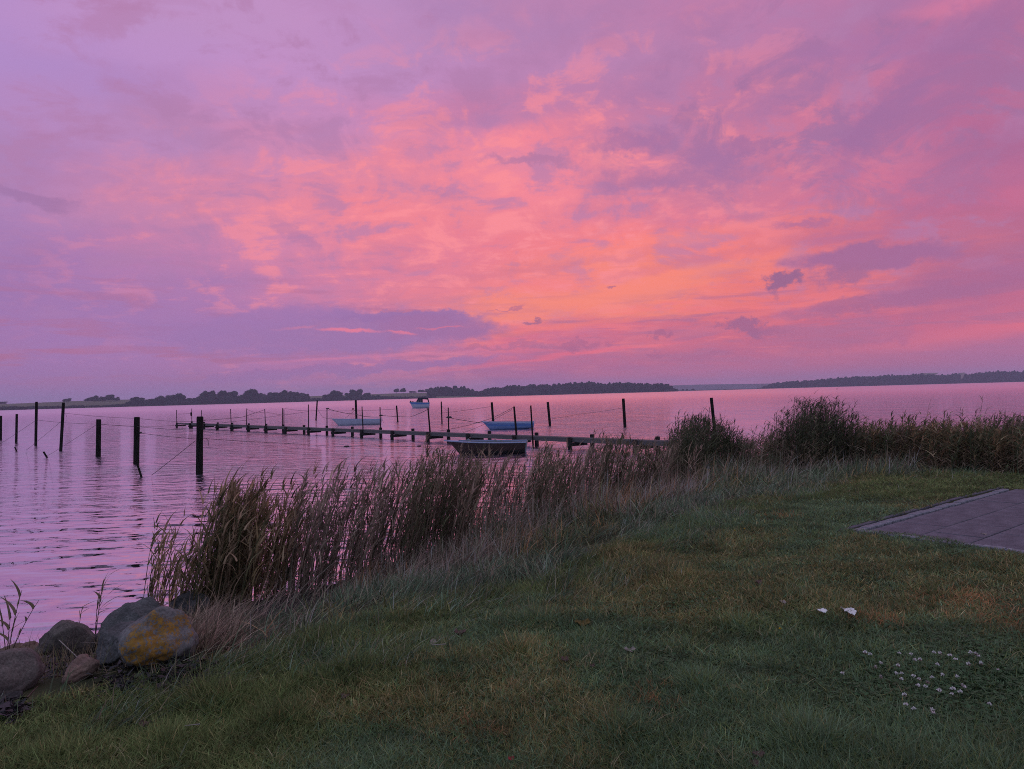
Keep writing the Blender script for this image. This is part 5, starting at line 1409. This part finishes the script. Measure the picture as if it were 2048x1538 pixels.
# clover heads, each a thing: head > none needed at this size, stem + petals
FL = [(1685,1347),(1730,1305),(1740,1309),(1762,1327),(1751,1334),(1799,1307),(1822,1309),(1796,1331),(1803,1347),(1793,1348),(1762,1354),(1803,1359),(1827,1353),(1838,1358),(1864,1355),(1885,1351),
      (1855,1364),(1836,1372),(1851,1374),(1879,1381),(1906,1378),(1914,1354),(1926,1371),(1929,1375),(1868,1306),(1880,1306),(1900,1311),(1941,1306),(1952,1308),(1957,1313),(1875,1330),(1937,1328),
      (1812,1409),(1827,1418),(1865,1421),(1866,1427),(1979,1409),(1809,1390),(1904,1388),(1920,1384),(1962,1327),(1996,1340),(1830,1321),(1840,1319),(1912,1319)]
def head_mesh(name, m, seed, r=.011):
    rg2 = np.random.default_rng(seed); mb = MB()
    for i in range(26):
        d = Vector(rg2.normal(size=3)); d.z = abs(d.z) * .9 + .05; d.normalize()
        s_ = d.orthogonal().normalized() * r * .22
        q_ = d * r * rg2.uniform(.85, 1.15)
        mb.add([q_ * .3 - s_, q_ * .3 + s_, q_ + s_ * .8, q_ - s_ * .8], [(0, 1, 2, 3)])
    return mb.mesh(name, m)
hm1 = [head_mesh('petals', M['petal'], i) for i in range(3)]; hb1 = head_mesh('brown_petals', M['petal_brown'], 9, .0095)
stm = MB().tube([(0, 0, -.06), (.002, 0, -.03), (0, 0, 0)], .0012, 5).mesh('stem', M['clover_stem'])
ORD = ['first', 'second', 'third', 'fourth', 'fifth', 'sixth', 'seventh', 'eighth', 'ninth', 'tenth', 'eleventh', 'twelfth']
_bands = [(0, 1316, 'farthest'), (1316, 1341, 'second farthest'), (1341, 1361, 'middle'), (1361, 1386, 'second nearest'), (1386, 1500, 'nearest')]
FLAB = {}
for (ya_, yb_, w_) in _bands:
    row_ = sorted([q for q in FL if ya_ <= q[1] < yb_])
    for n_, q in enumerate(row_): FLAB[q] = ('white clover flower, %s from the left in the %s band of the patch' % (ORD[n_], w_))
for i, (x, y) in enumerate(FL):
    p_ = on_z(x, y, .68); g_ = hz_fast(p_.x, p_.y); p_ = on_z(x, y, g_ + .068)
    e = empty('clover_flower', tuple(p_), FLAB[(x, y)], 'flower', 'white clover flowers in the lawn')
    o = bpy.data.objects.new('petals', hm1[i % 3]); link(o, e); o.rotation_euler = (0, 0, i); s_ = random.uniform(.85, 1.2); o.scale = (s_, s_, s_)
    if i % 3 == 1:
        o = bpy.data.objects.new('faded_petals', hb1); link(o, e); o.location = (0, 0, -.006)
    link(bpy.data.objects.new('stem', stm), e)
ym = head_mesh('petals', M['yellow'], 14, .010)
for (x, y, lab) in [(1560, 1258, 'small yellow flower in the lawn left of the white scraps'), (1469, 1061, 'left one of two tiny yellow flowers below the bank'), (1489, 1058, 'right one of two tiny yellow flowers below the bank')]:
    p_ = on_z(x, y, .65); e = empty('yellow_flower', tuple(p_), lab, 'flower', 'yellow flowers in the lawn')
    link(bpy.data.objects.new('petals', ym), e); link(bpy.data.objects.new('stem', stm), e)

# scraps and leaves lying on the grass
def scrap(px, py, wpx, dpx, label, m, seed, name, cat, curl=.3, lift=.045):
    rg2 = np.random.default_rng(seed)
    p_ = on_z(px, py, .63); g_ = hz_fast(p_.x, p_.y) + lift; p_ = on_z(px, py, g_)
    a_ = wpx / 2 / FPX * p_.y; b_ = dpx / 2 / (abs(ray(px, py).z)) / FPX * p_.y
    vs = []; n = 7
    for j in range(n):
        for i in range(n):
            u = -1 + 2 * i / (n - 1); v = -1 + 2 * j / (n - 1)
            k_ = 1 - .3 * max(abs(u), abs(v)) * rg2.random()
            vs.append((a_ * u * k_ * math.sqrt(1 - v * v * .45), b_ * v * k_ * math.sqrt(1 - u * u * .45), (curl * a_ * (u * u * .6 + rg2.uniform(-.35, .35)))))
    fs = [(j * n + i, j * n + i + 1, (j + 1) * n + i + 1, (j + 1) * n + i) for j in range(n - 1) for i in range(n - 1)]
    top = len(vs); vs += [(x, y, z - .0012) for x, y, z in vs]
    fs2 = [tuple(q + top for q in f[::-1]) for f in fs]
    rim_ = [j for j in range(n)] + [j * n + n - 1 for j in range(1, n)] + [(n - 1) * n + j for j in range(n - 2, -1, -1)] + [j * n for j in range(n - 2, 0, -1)]
    fs3 = [(rim_[i], rim_[i - 1], rim_[i - 1] + top, rim_[i] + top) for i in range(len(rim_))]
    o = MB().add(vs, fs + fs2 + fs3).build(name, M[m]); o.location = p_; tag(o, label, cat); return o
scrap(1644, 1221, 21, 8, 'smaller left one of two white paper scraps on the lawn', 'paper', 1, 'paper_scrap', 'litter')
scrap(1698, 1222, 25, 13, 'larger right one of two crumpled white paper scraps on the lawn', 'paper', 2, 'paper_scrap', 'litter', .45)
LG = 'leaf'
for (x, y, a, b, lab, m) in [(1165, 1246, 34, 12, 'curled yellow leaf in the grass below the bank', 'leaf_yellow'), (1022, 1517, 14, 8, 'small dark red leaf near the bottom edge', 'leaf_red'),
        (1516, 1508, 26, 12, 'brown curled leaf near the bottom edge right of centre', 'leaf_brown'), (1508, 1526, 22, 14, 'dark crumpled leaf at the bottom edge right of centre', 'leaf_brown'),
        (866, 1284, 14, 12, 'pale upright leaf in the grass below the bank', 'leaf_pale'), (920, 1265, 26, 9, 'dark purple leaf at the foot of the long grass', 'leaf_brown'),
        (1260, 1300, 26, 9, 'grey leaf in the middle of the lawn', 'leaf_pale'), (1130, 1318, 16, 10, 'small tan leaf left of the grey leaf', 'leaf_brown'),
        (1185, 1330, 12, 7, 'tiny brown leaf between tan and grey leaves', 'leaf_brown'), (382, 1362, 8, 14, 'small white feather-like leaf at the edge of the long grass', 'leaf_pale'),
        (290, 1448, 26, 8, 'narrow brown leaf in the grass below the boulders', 'leaf_brown'), (690, 1392, 20, 8, 'reddish leaf left of the rusty grass patch', 'leaf_brown'),
        (1517, 1164, 16, 7, 'reddish leaf in the middle right of the lawn', 'leaf_brown'), (1968, 1068, 8, 3, 'pale fleck lying on the terrace slabs', 'leaf_pale'), (1566, 1204, 12, 6, 'pale leaf above left of the paper scraps', 'leaf_pale')]:
    scrap(x, y, a, b, lab, m, int(x), 'fallen_leaf', LG, .5, .03)
# long loose straws
def stalk(pts, label, r=.0022, m='leaf_pale', name='straw_stalk'):
    W3 = [on_z(x, y, z) for x, y, z in pts]
    MBo = MB().tube([q - W3[0] for q in W3], r, 5, .1)
    o = MBo.build(name, M[m]); o.location = W3[0]; tag(o, label, 'straw')
stalk([(118, 1280, .55), (150, 1310, .50), (200, 1368, .42)], 'long pale stalk lying across the small triangular stone', .0035)
stalk([(425, 1306, .62), (423, 1330, .55), (421, 1352, .50)], 'upright yellowish blade at the edge of the long grass', .003, 'leaf_yellow')
stalk([(368, 1452, .60), (400, 1448, .605)], 'pale straight straw in the lawn below the boulders', .0028)
stalk([(1715, 1534, .62), (1728, 1512, .64), (1745, 1495, .67)], 'thin pale stalk curving up at the bottom right', .0018)
stalk([(1748, 1515, .64), (1775, 1525, .64), (1795, 1538, .63)], 'thin pale stalk lying right of the curving one', .0018)
stalk([(865, 1290, .66), (892, 1288, .66)], 'short pale straw beside the upright leaf', .0028)
stalk([(30, 1385, .45), (26, 1372, .48), (40, 1358, .50), (58, 1357, .46)], 'curled pale stem under the broad brown boulder', .004)
stalk([(45, 1405, .5), (70, 1378, .47), (82, 1368, .44)], 'pinkish dry stem pointing at the triangular stone', .005, 'leaf_brown')

# black seaweed heaps
def seaweed():
    V = []; F = []; C = []; off = 0
    for (x, y, sx_, sy_, n) in [(355, 1365, 34, 16, 1500), (190, 1325, 45, 22, 1200), (240, 1385, 20, 10, 400), (100, 1345, 40, 22, 900), (20, 1435, 16, 10, 500), (300, 1345, 40, 10, 600)]:
        for _ in range(n):
            p_ = on_z(rg.normal(x, sx_), rg.normal(y, sy_), .2)
            for __ in range(2): p_ = on_z(x + (rg.normal(0, sx_)), y + rg.normal(0, sy_), hz_fast(p_.x, p_.y))
            c_ = np.array([p_.x, p_.y, hz_fast(p_.x, p_.y) + rg.uniform(0, .05)])
            t_ = rg.normal(size=(3, 3)) * [1, 1, .5]; s_ = rg.uniform(.008, .026)
            V += list(c_ + t_ * s_); F.append((off, off + 1, off + 2)); off += 3
    o = raw_object('seaweed', np.array(V), np.array(F), M['seaweed']); tag(o, 'black dried seaweed heaped among the boulders', 'seaweed', kind='stuff')
seaweed()
print('bank blades', nb, 'lawn blades', nl, 'objects', len(bpy.data.objects))
